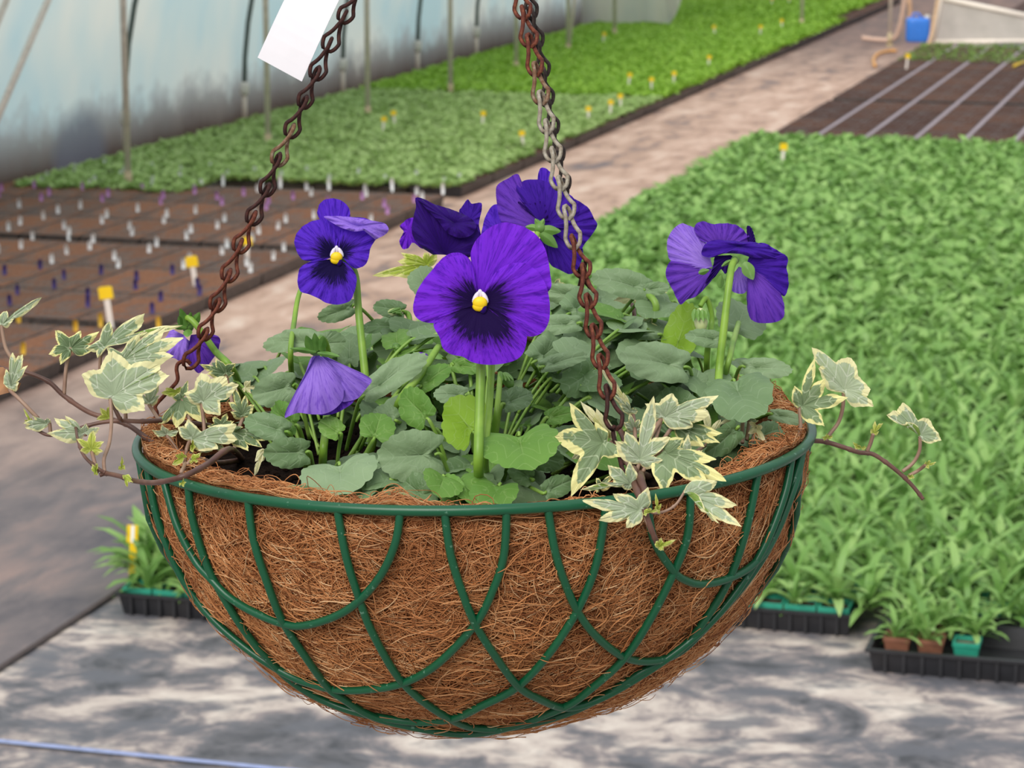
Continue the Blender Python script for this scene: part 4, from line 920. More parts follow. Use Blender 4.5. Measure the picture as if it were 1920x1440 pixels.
# ------------------------------------------------------------------ pansies
def pansy_outline(n=56, wd=1.0, crn=9, cord=.12):
    """leaf edge in (along, across) units, 0 = stalk, 1 = tip"""
    P = []
    for i in range(n):
        a = -math.pi+2*math.pi*(i+.5)/n
        l = .5+.5*math.cos(a); w_ = .5*math.sin(a)*wd
        w_ *= 1.0+.12*(1-l)*(cord > .05)
        d = math.pi-abs(a)
        l += cord*math.exp(-(d/.30)**2)-cord*.9*math.exp(-((d-.75)/.42)**2)
        sc = 1+.075*(abs(math.sin(a*crn/2))-.55)*(1 if d > .5 else .3)
        P.append(((l-.45)*sc+.45, w_*sc))
    return P
def add_leaf(parent, base, tip, wpx, zb, zt, roll=0.0, mat='pansy_leaf', droop=.12, fold=.18, cord=.12, petiole=None, tone=None, side=1, name='leaf'):
    """a pansy leaf: stalk point and tip in photo pixels with depths (m) from the basket's centre, width in pixels"""
    b, t = B(base[0], base[1], zb), B(tip[0], tip[1], zt); L = t-b; ln = L.length; ax = L.normalized()
    sd_ = ax.cross(CAMF).normalized(); nrm = sd_.cross(ax).normalized()        # side in the picture plane, normal toward or away from the camera
    n0 = nrm
    for sg_ in (1, -1):                                        # lean the blade so that its upper face looks up as well as out
        rl_ = math.radians(roll)*sg_; sd2 = (sd_*math.cos(rl_)+n0*math.sin(rl_)).normalized(); nrm = sd2.cross(ax).normalized()
        if nrm.dot(CAMF) > 0: nrm = -nrm
        if nrm.z >= 0: break
    if side == -1: nrm = -nrm
    Wm = wpx*PX/max(.25, math.cos(rl_)); up_ = nrm
    O = []
    for l, q in pansy_outline(64, 1.0, 15+2*random.randrange(2), cord):
        p = b+ax*(l*ln)+sd2*(q*Wm); p += up_*(fold*abs(q)*Wm-droop*ln*(l*l)+random.uniform(-.004, .004)*ln); O.append(p)
    c = b+ax*(.30*ln)-up_*(.03*ln); mb = MB()
    vz = [(b, t-up_*droop*ln*.8)]
    for f in (.18, .38):
        for k in (-1, 1): vz.append((b+ax*ln*.08, b+ax*((f+.30)*ln)+sd2*(k*Wm*(.46 if f < .3 else .40))+up_*(fold*.4*Wm-droop*ln*f*f)))
    sheet(mb, c, O, True, 8, up_, bulge=.06*ln, ruffle=.022*ln, rk=4, veins=vz, tone=random.random() if tone is None else tone)
    o_ = mb.build(name, M[mat], parent)
    if petiole is not None:
        pt = Vector(petiole); h_ = b-pt; q0 = Vector((b.x-h_.x*.55, b.y-h_.y*.55, max(pt.z, b.z-.030))); st_ = MB(); st_.tube(spline([q0, b-Vector((h_.x*.22, h_.y*.22, min(.010, max(0, h_.z)*.4))), b, b+ax*ln*.10], 5), [.0010]*11+[.0008]*5, 6); so_ = st_.build('leaf_stalk', M['petiole'], o_)
    return o_
def sp(px, py): return soil_pt(px, py)
plants = {}
def plant(key, root, label):
    e = empty('pansy', root, label, 'pansy', 'pansies planted in the basket'); plants[key] = e; return e
r_front = sp(903, 934); r_left = sp(612, 905); r_mid = sp(840, 800); r_back = sp(1050, 770); r_right = sp(1330, 800); r_far = sp(470, 790)
pF = plant('F', r_front, 'pansy at the front of the basket with the large face-on violet flower')
pL = plant('L', r_left, 'pansy at front left with the nodding lilac flower and the small upright violet one')
pM = plant('M', r_mid, 'pansy in the middle with the very dark folded violet flower')
pB = plant('B', r_back, 'pansy at the back with a purple flower seen from behind near the middle chain')
pR = plant('R', r_right, 'pansy at the right with a folded purple flower on a tall stem')
pW = plant('W', r_far, 'pansy at the left with a faded lilac flower behind the ivy and the hooked chain')
HERO = [  # plant, base, tip, width, depth base, depth tip, roll, material, extra
 ('L', (636, 868), (640, 919), 128, -.110, -.135, 0, 'pansy_leaf', dict(cord=.16)), ('F', (826, 852), (712, 858), 86, -.115, -.125, 8, 'pansy_leaf', dict(cord=.16, tone=.75)),
 ('F', (972, 812), (985, 871), 130, -.115, -.14, 5, 'young_leaf', dict(cord=.16, tone=.35)), ('F', (806, 790), (750, 734), 58, -.085, -.075, 15, 'young_leaf', dict(tone=.2)),
 ('F', (892, 816), (846, 758), 88, -.11, -.09, 10, 'young_leaf', dict(side=-1, tone=.8)), ('L', (676, 748), (797, 660), 50, -.065, -.06, 20, 'pansy_leaf', dict(cord=.04, tone=.8)),
 ('L', (606, 640), (484, 636), 42, .0, .01, 20, 'pansy_leaf', dict(tone=.8, droop=.25)), ('L', (600, 645), (648, 642), 44, -.01, -.01, 0, 'pansy_leaf', dict(tone=.5)),
 ('L', (655, 690), (655, 622), 44, .01, .02, 10, 'pansy_leaf', {}), ('M', (668, 572), (596, 600), 34, .03, .03, 10, 'pansy_leaf', dict(droop=.3)),
 ('L', (556, 722), (477, 742), 58, -.05, -.06, 10, 'pansy_leaf', dict(tone=.8)), ('L', (543, 812), (458, 786), 44, -.085, -.085, 15, 'pansy_leaf', dict(tone=.3)),
 ('L', (581, 848), (498, 850), 52, -.10, -.11, 8, 'pansy_leaf', dict(tone=.25)), ('L', (700, 826), (716, 772), 60, -.09, -.08, 0, 'young_leaf', dict(tone=.3)),
 ('M', (785, 728), (842, 684), 36, -.05, -.05, 25, 'young_leaf', dict(tone=.2)), ('F', (878, 742), (815, 738), 34, -.08, -.085, 20, 'pansy_leaf', {}),
 ('F', (846, 684), (900, 690), 28, -.03, -.04, 20, 'young_leaf', {}), ('M', (745, 655), (742, 612), 54, .0, .02, 5, 'young_leaf', dict(tone=.5)),
 ('B', (998, 682), (1074, 625), 62, -.03, .0, 10, 'pansy_leaf', dict(tone=.35)), ('B', (1012, 690), (1100, 662), 28, -.06, -.06, 25, 'pansy_leaf', dict(tone=.6)),
 ('B', (1062, 592), (1128, 545), 66, .02, .05, 8, 'pansy_leaf', dict(tone=.35)), ('B', (1222, 546), (1110, 515), 52, .05, .05, 15, 'pansy_leaf', dict(tone=.5, cord=.1)),
 ('B', (1205, 545), (1252, 538), 26, .05, .04, 10, 'pansy_leaf', dict(tone=.5)), ('R', (1292, 690), (1172, 668), 68, -.03, -.05, 12, 'pansy_leaf', dict(tone=.85)),
 ('B', (1090, 606), (998, 612), 36, .0, -.01, 20, 'pansy_leaf', dict(tone=.7)), ('B', (1240, 628), (1120, 625), 22, .03, .02, 30, 'pansy_leaf', dict(tone=.6, cord=.03)),
 ('R', (1375, 712), (1402, 772), 112, -.04, -.085, 0, 'pansy_leaf', dict(tone=.3, cord=.15)), ('R', (1388, 688), (1483, 692), 36, .0, -.01, 20, 'pansy_leaf', dict(tone=.7)),
 ('R', (1378, 630), (1400, 562), 96, .03, .05, 0, 'pansy_leaf', dict(tone=.5)), ('R', (1358, 640), (1290, 628), 32, -.01, -.02, 20, 'pansy_leaf', dict(tone=.6)),
 ('R', (1300, 726), (1312, 690), 40, -.02, -.01, 0, 'pansy_leaf', dict(tone=.6)), ('R', (1262, 672), (1292, 575), 62, .02, .04, 15, 'young_leaf', dict(side=-1, tone=.4)),
 ('M', (802, 548), (782, 498), 56, .06, .07, 0, 'pansy_leaf', dict(tone=.6)), ('B', (1110, 560), (1010, 545), 40, .05, .05, 10, 'pansy_leaf', dict(tone=.7)),
 ('R', (1442, 776), (1507, 788), 24, -.02, -.03, 20, 'pansy_leaf', dict(tone=.8)), ('L', (590, 926), (516, 924), 26, -.135, -.135, 20, 'pansy_leaf', dict(tone=.1)),
 ('F', (800, 935), (750, 895), 52, -.125, -.12, 0, 'pansy_leaf', dict(tone=.0)), ('F', (862, 938), (824, 893), 46, -.135, -.13, 0, 'young_leaf', dict(tone=.4)),
 ('F', (1018, 925), (1075, 898), 36, -.13, -.125, 10, 'pansy_leaf', dict(tone=.05)), ('F', (985, 850), (1056, 868), 44, -.105, -.11, 10, 'pansy_leaf', dict(tone=.0)),
 ('F', (1022, 785), (1080, 772), 30, -.07, -.07, 15, 'young_leaf', dict(tone=.2)), ('R', (1310, 790), (1230, 740), 70, -.03, -.02, 10, 'pansy_leaf', dict(tone=.1)),
 ('L', (560, 800), (500, 765), 52, -.08, -.06, 10, 'young_leaf', dict(tone=.1)), ('B', (1120, 690), (1060, 730), 60, -.04, -.06, 10, 'pansy_leaf', dict(tone=.0)),
 ('B', (1180, 700), (1140, 640), 60, .0, .02, 10, 'pansy_leaf', dict(tone=.0)), ('F', (940, 760), (1000, 735), 40, -.08, -.07, 12, 'pansy_leaf', dict(tone=.2)),
 ('L', (640, 815), (600, 788), 36, -.09, -.09, 20, 'young_leaf', dict(tone=.6)), ('M', (745, 790), (700, 770), 40, -.07, -.07, 20, 'pansy_leaf', dict(tone=.4)),
 ('R', (1420, 820), (1470, 800), 40, -.05, -.04, 20, 'pansy_leaf', dict(tone=.1)), ('R', (1385, 800), (1330, 850), 44, -.08, -.09, 20, 'pansy_leaf', dict(tone=.0)),
 ('F', (880, 690), (835, 655), 38, -.03, -.01, 10, 'pansy_leaf', dict(tone=.5)), ('M', (760, 585), (700, 572), 34, .05, .05, 20, 'pansy_leaf', dict(tone=.2)),
 ('M', (770, 612), (668, 610), 26, .04, .04, 35, 'pansy_leaf', dict(tone=.0)), ('F', (1000, 900), (950, 870), 36, -.12, -.11, 10, 'pansy_leaf', dict(tone=.1))]
lcount = {k: 0 for k in plants}
for kx, b_, t_, w_, z1, z2, rl_, mt, ex in HERO:
    e = plants[kx]; root = Vector(e.location)
    pt = root+(B(b_[0], b_[1], z1)-root)*.25; pt.z = root.z+.008+random.uniform(0, .012)
    add_leaf(e, b_, t_, w_, z1, z2, rl_, mt, petiole=pt, **ex); lcount[kx] += 1
# the lower, inner leaves that fill the basket
def canopy(x, y):                                             # how high the leaves stand above the rim, by plan position (unit disc)
    return .018+.048*max(0, 1-((x-.05)**2*.9+(y-.35)**2*1.1))+.012*math.exp(-((x-.6)**2+(y-.4)**2)/.1)
keys = list(plants); fill = 0
tries = 0
while fill < 230 and tries < 3000:
    tries += 1
    a = random.uniform(0, 6.283); q = .84*math.sqrt(random.random()); x, y = q*math.cos(a), q*math.sin(a)
    if x < -.38 and y < .15: continue                          # bare soil and ivy at the left
    if .12 < x < .70 and y < -.38: continue                    # ivy at the front right
    if x > .72 and y < -.1: continue
    hmax = canopy(x, y)
    if y < -.30: hmax = min(hmax, .014)
    if x < -.25: hmax = min(hmax, .035+.02*max(0, y))
    h = hmax*random.uniform(.0, 1.0)**.8-.006
    b_ = BW(x*R, y*R, h); kx = min(keys, key=lambda k: ((plants[k].location-b_).xy.length))
    if lcount[kx] >= 96: continue
    e = plants[kx]; root = Vector(e.location); out = Vector((b_.x-root.x, b_.y-root.y, 0)); out = out.normalized() if out.length > .01 else Vector((random.uniform(-1, 1), -1, 0)).normalized()
    yaw = math.atan2(out.y, out.x)+random.uniform(-.9, .9); dirn = Vector((math.cos(yaw), math.sin(yaw), random.uniform(-.45, .5))).normalized(); L_ = random.uniform(.020, .034)
    if math.hypot(x, y) > .70 and (x*dirn.x+y*dirn.y) > 0: L_ *= .7
    sd2 = dirn.cross(Vector((0, 0, 1))).normalized(); sd2 = (Matrix.Rotation(random.uniform(-.5, .5), 3, dirn) @ sd2); up_ = sd2.cross(dirn).normalized(); Wm = L_*random.uniform(.75, 1.05)
    if up_.z < 0: up_ = -up_
    if up_.dot(-CAMF) < .12 and random.random() < .85: continue
    O = []
    for l, qq in pansy_outline(48, 1.0, 15, random.choice((.04, .12))):
        O.append(b_+dirn*(l*L_)+sd2*(qq*Wm)+up_*(.2*abs(qq)*Wm-.22*L_*l*l))
    mb = MB(); vz = [(b_, b_+dirn*L_-up_*.16*L_)]
    for f in (.2, .42):
        for k in (-1, 1): vz.append((b_+dirn*L_*.08, b_+dirn*((f+.28)*L_)+sd2*(k*Wm*.42)))
    sheet(mb, b_+dirn*L_*.3-up_*.02*L_, O, True, 5, up_, bulge=.04*L_, veins=vz, tone=random.random()*.7)
    o_ = mb.build('leaf', M['young_leaf' if random.random() < .28 else 'pansy_leaf'], e)
    pt = root+Vector((random.uniform(-.008, .008), random.uniform(-.008, .008), random.uniform(.002, .012))); st_ = MB(); h_ = b_-pt; q0 = Vector((b_.x-h_.x*.5, b_.y-h_.y*.5, max(pt.z, b_.z-.025))); st_.tube(spline([q0, b_-Vector((h_.x*.2, h_.y*.2, min(.008, max(0, h_.z)*.4))), b_, b_+dirn*L_*.1], 4), .0009, 5); st_.build('leaf_stalk', M['petiole'], o_)
    lcount[kx] += 1; fill += 1
def stemtube(parent, pts, r0=.0022, r1=.0015, name='flower_stem', mat='flower_stem'):
    P = spline(pts, 7); n = len(P); mb = MB(); mb.tube(P, [r0+(r1-r0)*i/(n-1) for i in range(n)], 9); return mb.build(name, M[mat], parent)
def petal(parent, z0, c, outline, mat, bl=0.0, cup=0.0, bulge=0.0, ruffle=.0011, closed=False, name='petal', nr=12, front=True, lab=None):
    """outline points are (px, py, extra depth in px); z0 = the flower's depth; c = where the petal narrows to"""
    f = lambda p: B(p[0], p[1], z0+(p[2] if len(p) > 2 else 0)*PX)
    if not closed: pts = spline([f(c)]*0+[f(p) for p in outline], 8); pts = resample(pts, 72)
    else: pts = resample(spline([f(p) for p in outline], 6, True), 90, True)
    mb = MB(); top = -CAMF if front else CAMF
    sheet(mb, f(c), pts, closed, nr, top, bulge=bulge, ruffle=ruffle, rk=11, bl=bl, cup=cup, tone=random.random())
    o_ = mb.build(name, M[mat], parent)
    if lab: o_['label'] = lab
    return o_
def sepal(parent, a, b, wpx, z0, z1, nm='sepal'):
    A_, B_ = B(a[0], a[1], z0), B(b[0], b[1], z1); ax = B_-A_; sd2 = ax.cross(CAMF).normalized()*wpx*PX*.5; mb = MB(); O = []
    for l, q in ((0, .35), (.25, .9), (.5, 1), (.75, .65), (1, 0), (.75, -.65), (.5, -1), (.25, -.9), (0, -.35)): O.append(A_+ax*l+sd2*q-CAMF*.0012*(1-abs(q)))
    sheet(mb, A_+ax*.45-CAMF*.0012, spline(O, 2, True), True, 3, -CAMF); return mb.build(nm, M['sepal'], parent)
def calyx(parent, cx, cy, z0, r=9):
    mb = MB(); mb.ball(B(cx, cy, z0), r*PX, 10, 8); return mb.build('calyx', M['sepal'], parent)
def throat(parent, cx, cy, z0, s=1.0):
    mb = MB(); c = B(cx, cy+6*s, z0-.001); mb.ball(c, .0031*s, 12, 8, (1, .55, .85)); mb.ball(B(cx-1*s, cy+12*s, z0-.0008), .0026*s, 10, 6, (1.15, .5, .8)); o_ = mb.build('throat', M['throat'], parent); o_['label'] = 'yellow throat'
    mb = MB(); mb.ball(B(cx-7*s, cy-3*s, z0-.0006), .0018*s, 8, 6, (.6, .5, 1.5), axis=(.5, 0, 1)); mb.ball(B(cx+8*s, cy-3*s, z0-.0006), .0018*s, 8, 6, (.6, .5, 1.5), axis=(-.5, 0, 1)); mb.ball(B(cx, cy-8*s, z0-.0002), .0012*s, 8, 6, (1.0, .5, 1.8)); o_ = mb.build('throat_beard', M['throat_white'], parent); o_['label'] = 'white hairs'
    mb = MB(); mb.ball(B(cx+5*s, cy+15*s, z0-.0008), .0016*s, 8, 6, (1, .6, 1.4)); mb.build('pistil', M['petal_dark'], parent)
def flower(pk, cx, cy, z0, lab):
    f = empty('flower', B(cx, cy, z0), parent=plants[pk]); f['label'] = lab; return f
# F1 large, face on
f = flower('F', 900, 565, -.135, 'large violet flower facing the camera'); z = -.135
petal(f, z, (898, 560, 4), [(893, 520, 8), (882, 480, 12), (893, 450, 14), (918, 427, 14), (945, 417, 12), (975, 423, 12), (1003, 438, 12), (1022, 466, 12), (1031, 508, 10), (1030, 545, 10), (985, 560, 8)], 'petal_violet', 0.12, bulge=.001)
petal(f, z, (896, 560, 6), [(830, 560, 14), (800, 530, 16), (815, 500, 18), (838, 478, 18), (862, 474, 16), (882, 488, 12), (894, 520, 8)], 'petal_violet', .2, bulge=.001)
petal(f, z, (895, 566, 0), [(893, 530, -1), (886, 498, -2), (872, 480, -3), (850, 480, -4), (827, 490, -4), (805, 512, -4), (786, 538, -4), (776, 565, -4), (776, 588, -4), (790, 602, -4), (815, 606, -4), (845, 604, -3), (872, 588, -2)], 'petal_violet', .56, bulge=.0022)
petal(f, z, (904, 566, -1), [(912, 535, -3), (932, 508, -6), (958, 494, -7), (985, 494, -7), (1010, 511, -7), (1025, 538, -7), (1031, 572, -7), (1029, 603, -6), (1016, 624, -6), (992, 631, -6), (962, 617, -5), (930, 592, -4)], 'petal_violet', .60, bulge=.0025)
petal(f, z, (900, 570, -4), [(872, 578, -8), (842, 586, -9), (818, 597, -9), (813, 612, -10), (824, 632, -10), (830, 652, -10), (845, 664, -10), (868, 669, -10), (885, 679, -10), (915, 684, -10), (948, 681, -10), (972, 672, -10), (984, 655, -10), (988, 630, -9), (982, 610, -9), (958, 594, -9), (930, 582, -8)], 'petal_violet', .80, bulge=.002)
throat(f, 900, 561, z-.0025, 1.15); calyx(f, 902, 572, z+.010, 9); sepal(f, (902, 575), (930, 600), 10, z+.011, z+.010); sepal(f, (902, 575), (870, 600), 10, z+.011, z+.010)
stemtube(plants['F'], [r_front, B(897, 880, -.128), B(899, 780, -.126), B(902, 680, -.122), B(904, 600, -.118), B(904, 574, -.122)], .0026, .0021)
stemtube(plants['F'], [r_front+Vector((.004, .003, 0)), B(909, 860, -.118), B(918, 760, -.112), B(922, 690, -.105), B(926, 640, -.10), B(940, 600, -.09)], .0020, .0013)
# F2 small, upright, upper left
f = flower('L', 632, 480, -.03, 'small violet flower with one petal flopped forward'); z = -.03
petal(f, z, (630, 470, 6), [(612, 425, 10), (596, 405, 12), (597, 388, 12), (606, 376, 12), (625, 372, 12), (643, 378, 12), (655, 392, 10), (656, 412, 10), (650, 440, 8)], 'petal_blue', .2, bulge=.001)
petal(f, z, (637, 476, 0), [(634, 450, 2), (640, 425, 4), (652, 410, 4), (680, 408, 2), (705, 418, 0), (722, 428, -2), (720, 440, -2), (704, 450, 0), (694, 468, 0), (690, 488, 0), (680, 500, 0), (664, 503, 0), (650, 492, 0)], 'petal_blue', .48, bulge=.0015)
petal(f, z, (672, 424, -14), [(607, 406, -6), (625, 405, -10), (650, 406, -14), (680, 410, -16), (705, 415, -14), (722, 419, -8), (729, 431, -6), (720, 441, -8), (703, 449, -12), (700, 440, -20), (688, 432, -24), (665, 434, -26), (640, 427, -20), (620, 416, -12)], 'petal_lilac', 0, closed=True, bulge=.002, lab='folded pale lilac petal')
petal(f, z, (627, 480, 0), [(634, 450, 0), (622, 425, 0), (605, 412, -2), (582, 416, -3), (562, 430, -4), (552, 450, -4), (556, 470, -4), (566, 486, -4), (584, 490, -3), (606, 490, -2)], 'petal_blue', .60, bulge=.0018)
petal(f, z, (632, 486, -3), [(612, 487, -5), (585, 490, -6), (565, 500, -7), (558, 520, -8), (562, 545, -8), (580, 552, -8), (598, 560, -8), (612, 568, -8), (635, 571, -8), (656, 564, -8), (664, 548, -8), (669, 525, -7), (663, 508, -7), (650, 493, -5)], 'petal_blue', .72, bulge=.0015)
throat(f, 631, 476, z-.002, 1.0); calyx(f, 640, 486, z+.010, 8)
stemtube(plants['L'], [r_left+Vector((.006, .01, 0)), B(696, 840, -.04), B(688, 740, -.03), B(680, 660, -.025), B(672, 580, -.02), B(667, 520, -.018), B(655, 492, -.018), B(641, 486, -.020)], .0023, .0017)
stemtube(plants['L'], [sp(560, 800), B(545, 680, .0), B(552, 600, .02), B(563, 545, .03), B(590, 500, .035)], .0016, .0012)
# F3 nodding lilac flower
f = flower('L', 605, 720, -.09, 'nodding lilac flower closed like a skirt'); z = -.09
petal(f, z, (594, 664, 0), [(582, 672, -6), (572, 700, -12), (556, 735, -16), (540, 762, -16), (533, 783, -14), (545, 779, -22), (560, 774, -26), (585, 777, -30), (608, 776, -28), (626, 768, -22), (640, 754, -16), (645, 735, -12), (640, 708, -8), (628, 690, -5), (610, 672, -2)], 'petal_lilac', 0, bulge=.0045)
petal(f, z, (602, 664, 4), [(618, 680, -2), (640, 708, -6), (647, 735, -6), (640, 752, -6), (655, 752, -4), (672, 746, 0), (687, 728, 2), (697, 713, 4), (680, 700, 6), (655, 690, 6), (628, 678, 4)], 'petal_lilac', 0, bulge=.003)
petal(f, z, (600, 668, 10), [(560, 730, 12), (570, 765, 14), (598, 778, 4), (625, 776, -2), (648, 765, 0), (665, 748, 4), (655, 715, 14), (630, 690, 14)], 'petal_mid', 0, bulge=.002, front=False)
petal(f, z, (592, 668, 10), [(565, 715, 18), (548, 760, 20), (570, 772, 26), (610, 768, 28), (650, 745, 26), (675, 722, 24), (640, 695, 18)], 'petal_mid', 0, bulge=.003, front=False)
mb = MB(); mb.ball(B(594, 655, z-.006), 13*PX, 12, 8, (1.25, 1.1, .9)); mb.build('calyx', M['sepal'], f)
for a_, b_, w_ in [((592, 660), (543, 653), 10), ((596, 662), (638, 668), 10), ((586, 660), (574, 629), 17), ((602, 658), (606, 630), 17), ((594, 658), (590, 624), 15)]: sepal(f, a_, b_, w_, z-.010, z-.014)
stemtube(plants['L'], [r_left+Vector((-.002, 0, 0)), B(606, 850, -.075), B(612, 790, -.060), B(618, 700, -.045), B(612, 650, -.055), B(602, 634, -.072), B(595, 646, -.085)], .0022, .0016)
# F4 dark folded flower behind
f = flower('M', 838, 430, .03, 'very dark violet flower with its front petal folded'); z = .03
petal(f, z, (766, 432, 8), [(778, 410, 8), (764, 411, 10), (750, 424, 12), (757, 435, 12), (749, 450, 12), (754, 466, 12), (764, 466, 10), (775, 455, 8), (790, 466, 8), (800, 462, 6), (795, 440, 6)], 'petal_violet', 0, closed=True, ruffle=.002)
petal(f, z, (880, 415, 10), [(862, 402, 10), (866, 388, 12), (877, 374, 12), (885, 382, 10), (902, 380, 12), (903, 395, 12), (898, 420, 12), (902, 445, 10), (890, 450, 8)], 'petal_indigo', 0, closed=True, ruffle=.001)
petal(f, z, (835, 478, 0), [(812, 478, -4), (790, 463, -8), (775, 445, -10), (772, 425, -12), (777, 400, -12), (780, 388, -14), (779, 371, -12), (795, 373, -8), (818, 385, -6), (845, 392, -6), (868, 402, -6), (888, 416, -8), (899, 440, -10), (898, 462, -8), (885, 480, -6), (862, 488, -4)], 'petal_dark', 0, bulge=.004, lab='broad dark front petal')
petal(f, z, (852, 418, -26), [(800, 378, -16), (782, 372, -16), (800, 392, -24), (822, 415, -30), (838, 436, -34), (860, 446, -36), (880, 443, -34), (892, 430, -28), (890, 416, -20), (870, 402, -18), (840, 391, -16)], 'petal_dark', 0, closed=True, bulge=.002, lab='rolled over dark edge of the petal')
calyx(f, 845, 482, z+.006, 8); stemtube(plants['M'], [r_mid, B(855, 640, .0), B(868, 560, .015), B(872, 510, .03), B(862, 484, .04)], .0022, .0017)
# F5 seen from behind, by the chain
f = flower('B', 1015, 415, .07, 'purple flower turned away, showing its green sepals'); z = .07
petal(f, z, (940, 440, 6), [(903, 462, 8), (905, 425, 10), (912, 402, 10), (924, 385, 10), (936, 384, 10), (950, 400, 8), (985, 440, 4), (950, 462, 6)], 'petal_blue', 0, closed=True)
petal(f, z, (1015, 422, 0), [(1040, 370, 14), (1012, 352, 16), (1008, 334, 18), (1013, 316, 18), (1024, 316, 18), (1038, 330, 16), (1050, 350, 14)], 'petal_blue', 0)
petal(f, z, (1012, 426, -2), [(985, 432, -2), (955, 428, -6), (938, 412, -8), (932, 385, -10), (931, 350, -10), (950, 336, -8), (970, 326, -8), (976, 336, -8), (984, 360, -6), (1000, 385, -4)], 'petal_mid', 0, bulge=.002)
petal(f, z, (1022, 425, -3), [(995, 400, -6), (975, 375, -10), (968, 350, -12), (985, 338, -12), (1010, 337, -12), (1040, 346, -12), (1062, 360, -10), (1078, 375, -8), (1085, 400, -6), (1070, 425, -4), (1045, 430, -3)], 'petal_indigo', 0, bulge=.003)
petal(f, z, (1015, 415, -8), [(992, 400, -12), (975, 385, -14), (972, 378, -14), (995, 382, -16), (1018, 378, -16), (1025, 398, -14), (1030, 415, -12)], 'petal_dark', 0)
petal(f, z, (1030, 430, 0), [(1050, 400, 0), (1068, 372, 2), (1090, 380, 2), (1105, 392, 2), (1113, 408, 2), (1120, 422, 2), (1110, 440, 2), (1098, 455, 2), (1085, 470, 2), (1062, 455, 0)], 'petal_indigo', 0, bulge=.002)
petal(f, z, (1025, 432, 2), [(1010, 450, 4), (1022, 475, 6), (1033, 497, 6), (1050, 506, 6), (1067, 514, 6), (1080, 508, 6), (1090, 490, 6), (1092, 465, 4), (1070, 445, 4)], 'petal_indigo', 0, bulge=.0015)
calyx(f, 1012, 428, z-.006, 12)
for a_, b_, w_ in [((1012, 430), (1052, 434), 20), ((1012, 434), (1046, 465), 22), ((1010, 428), (985, 425), 14), ((1012, 424), (1003, 410), 12), ((1014, 424), (1020, 410), 10)]: sepal(f, a_, b_, w_, z-.007, z-.006)
stemtube(plants['B'], [r_back, B(1010, 640, .05), B(1000, 540, .06), B(1000, 470, .055), B(1008, 436, .058)], .0021, .0016)
# F6 right flower, folded
f = flower('R', 1370, 500, .0, 'purple flower folded over its stem at the right'); z = .0
petal(f, z, (1336, 500, 8), [(1318, 440, 12), (1308, 430, 12), (1294, 424, 12), (1278, 419, 12), (1262, 430, 12), (1252, 448, 12), (1251, 468, 12), (1257, 488, 12), (1280, 500, 10), (1310, 508, 9)], 'petal_lilac', 0, bulge=.003)
petal(f, z, (1336, 504, 6), [(1300, 500, 8), (1262, 488, 8), (1249, 505, 8), (1250, 522, 8), (1262, 545, 8), (1268, 558, 8), (1276, 571, 8), (1288, 562, 8), (1305, 556, 8), (1322, 540, 8), (1335, 525, 7)], 'petal_mid', 0, bulge=.002, lab='pale veined lower petal')
petal(f, z, (1355, 470, 4), [(1312, 450, 0), (1302, 432, -2), (1306, 419, -2), (1320, 415, -3), (1335, 420, -5), (1350, 419, -4), (1366, 419, -4), (1385, 424, -2), (1400, 438, 0), (1410, 452, 0), (1395, 462, 0)], 'petal_mid', 0, bulge=.002, ruffle=.0014)
petal(f, z, (1405, 462, -2), [(1402, 452, -4), (1400, 425, -4), (1408, 426, -5), (1414, 440, -5), (1418, 458, -4)], 'petal_dark', 0)
petal(f, z, (1398, 500, -2), [(1410, 462, -4), (1430, 455, -8), (1455, 468, -10), (1477, 483, -10), (1475, 500, -8), (1478, 520, -8), (1478, 540, -8), (1470, 556, -8), (1462, 545, -6), (1430, 520, -4)], 'petal_indigo', 0, bulge=.002)
petal(f, z, (1402, 502, -4), [(1400, 530, -6), (1400, 560, -8), (1403, 588, -10), (1414, 603, -10), (1438, 606, -10), (1460, 602, -10), (1470, 592, -10), (1470, 570, -10), (1462, 548, -8), (1440, 522, -6)], 'petal_mid', 0, bulge=.003, lab='hanging lower right petal')
petal(f, z, (1385, 462, -16), [(1316, 478, -10), (1320, 460, -14), (1335, 451, -16), (1360, 450, -16), (1390, 453, -14), (1420, 455, -12), (1450, 468, -10), (1472, 482, -8), (1440, 484, -18), (1412, 483, -22), (1385, 476, -24), (1355, 476, -22), (1335, 483, -16)], 'petal_indigo', 0, closed=True, bulge=.003, lab='dark petal folded over the top')
petal(f, z, (1370, 478, -4), [(1340, 480, -8), (1335, 505, -10), (1322, 532, -10), (1340, 520, -10), (1352, 505, -10), (1360, 514, -8), (1370, 500, -6), (1385, 490, -6)], 'petal_dark', 0)
petal(f, z, (1385, 500, 6), [(1370, 520, 8), (1372, 545, 8), (1395, 550, 8), (1405, 530, 8), (1402, 505, 6)], 'petal_lilac', 0)
calyx(f, 1378, 488, z-.004, 8)
for a_, b_, w_ in [((1396, 492), (1412, 525), 24), ((1370, 488), (1352, 500), 8), ((1310, 512), (1330, 506), 12), ((1350, 540), (1352, 515), 14)]: sepal(f, a_, b_, w_, z-.007, z-.008)
stemtube(plants['R'], [r_right+Vector((0, -.01, 0)), B(1345, 750, -.02), B(1349, 690, -.02), B(1358, 610, -.02), B(1366, 540, -.018), B(1372, 500, -.012), B(1378, 489, -.006)], .0023, .0018)
stemtube(plants['R'], [r_right, B(1360, 700, -.01), B(1375, 640, .0), B(1385, 605, .03)], .0018, .0014, 'leaf_stalk', 'petiole')
stemtube(plants['B'], [r_back+Vector((.02, 0, 0)), B(1225, 600, .05), B(1212, 548, .05)], .0022, .0018, 'leaf_stalk', 'petiole')
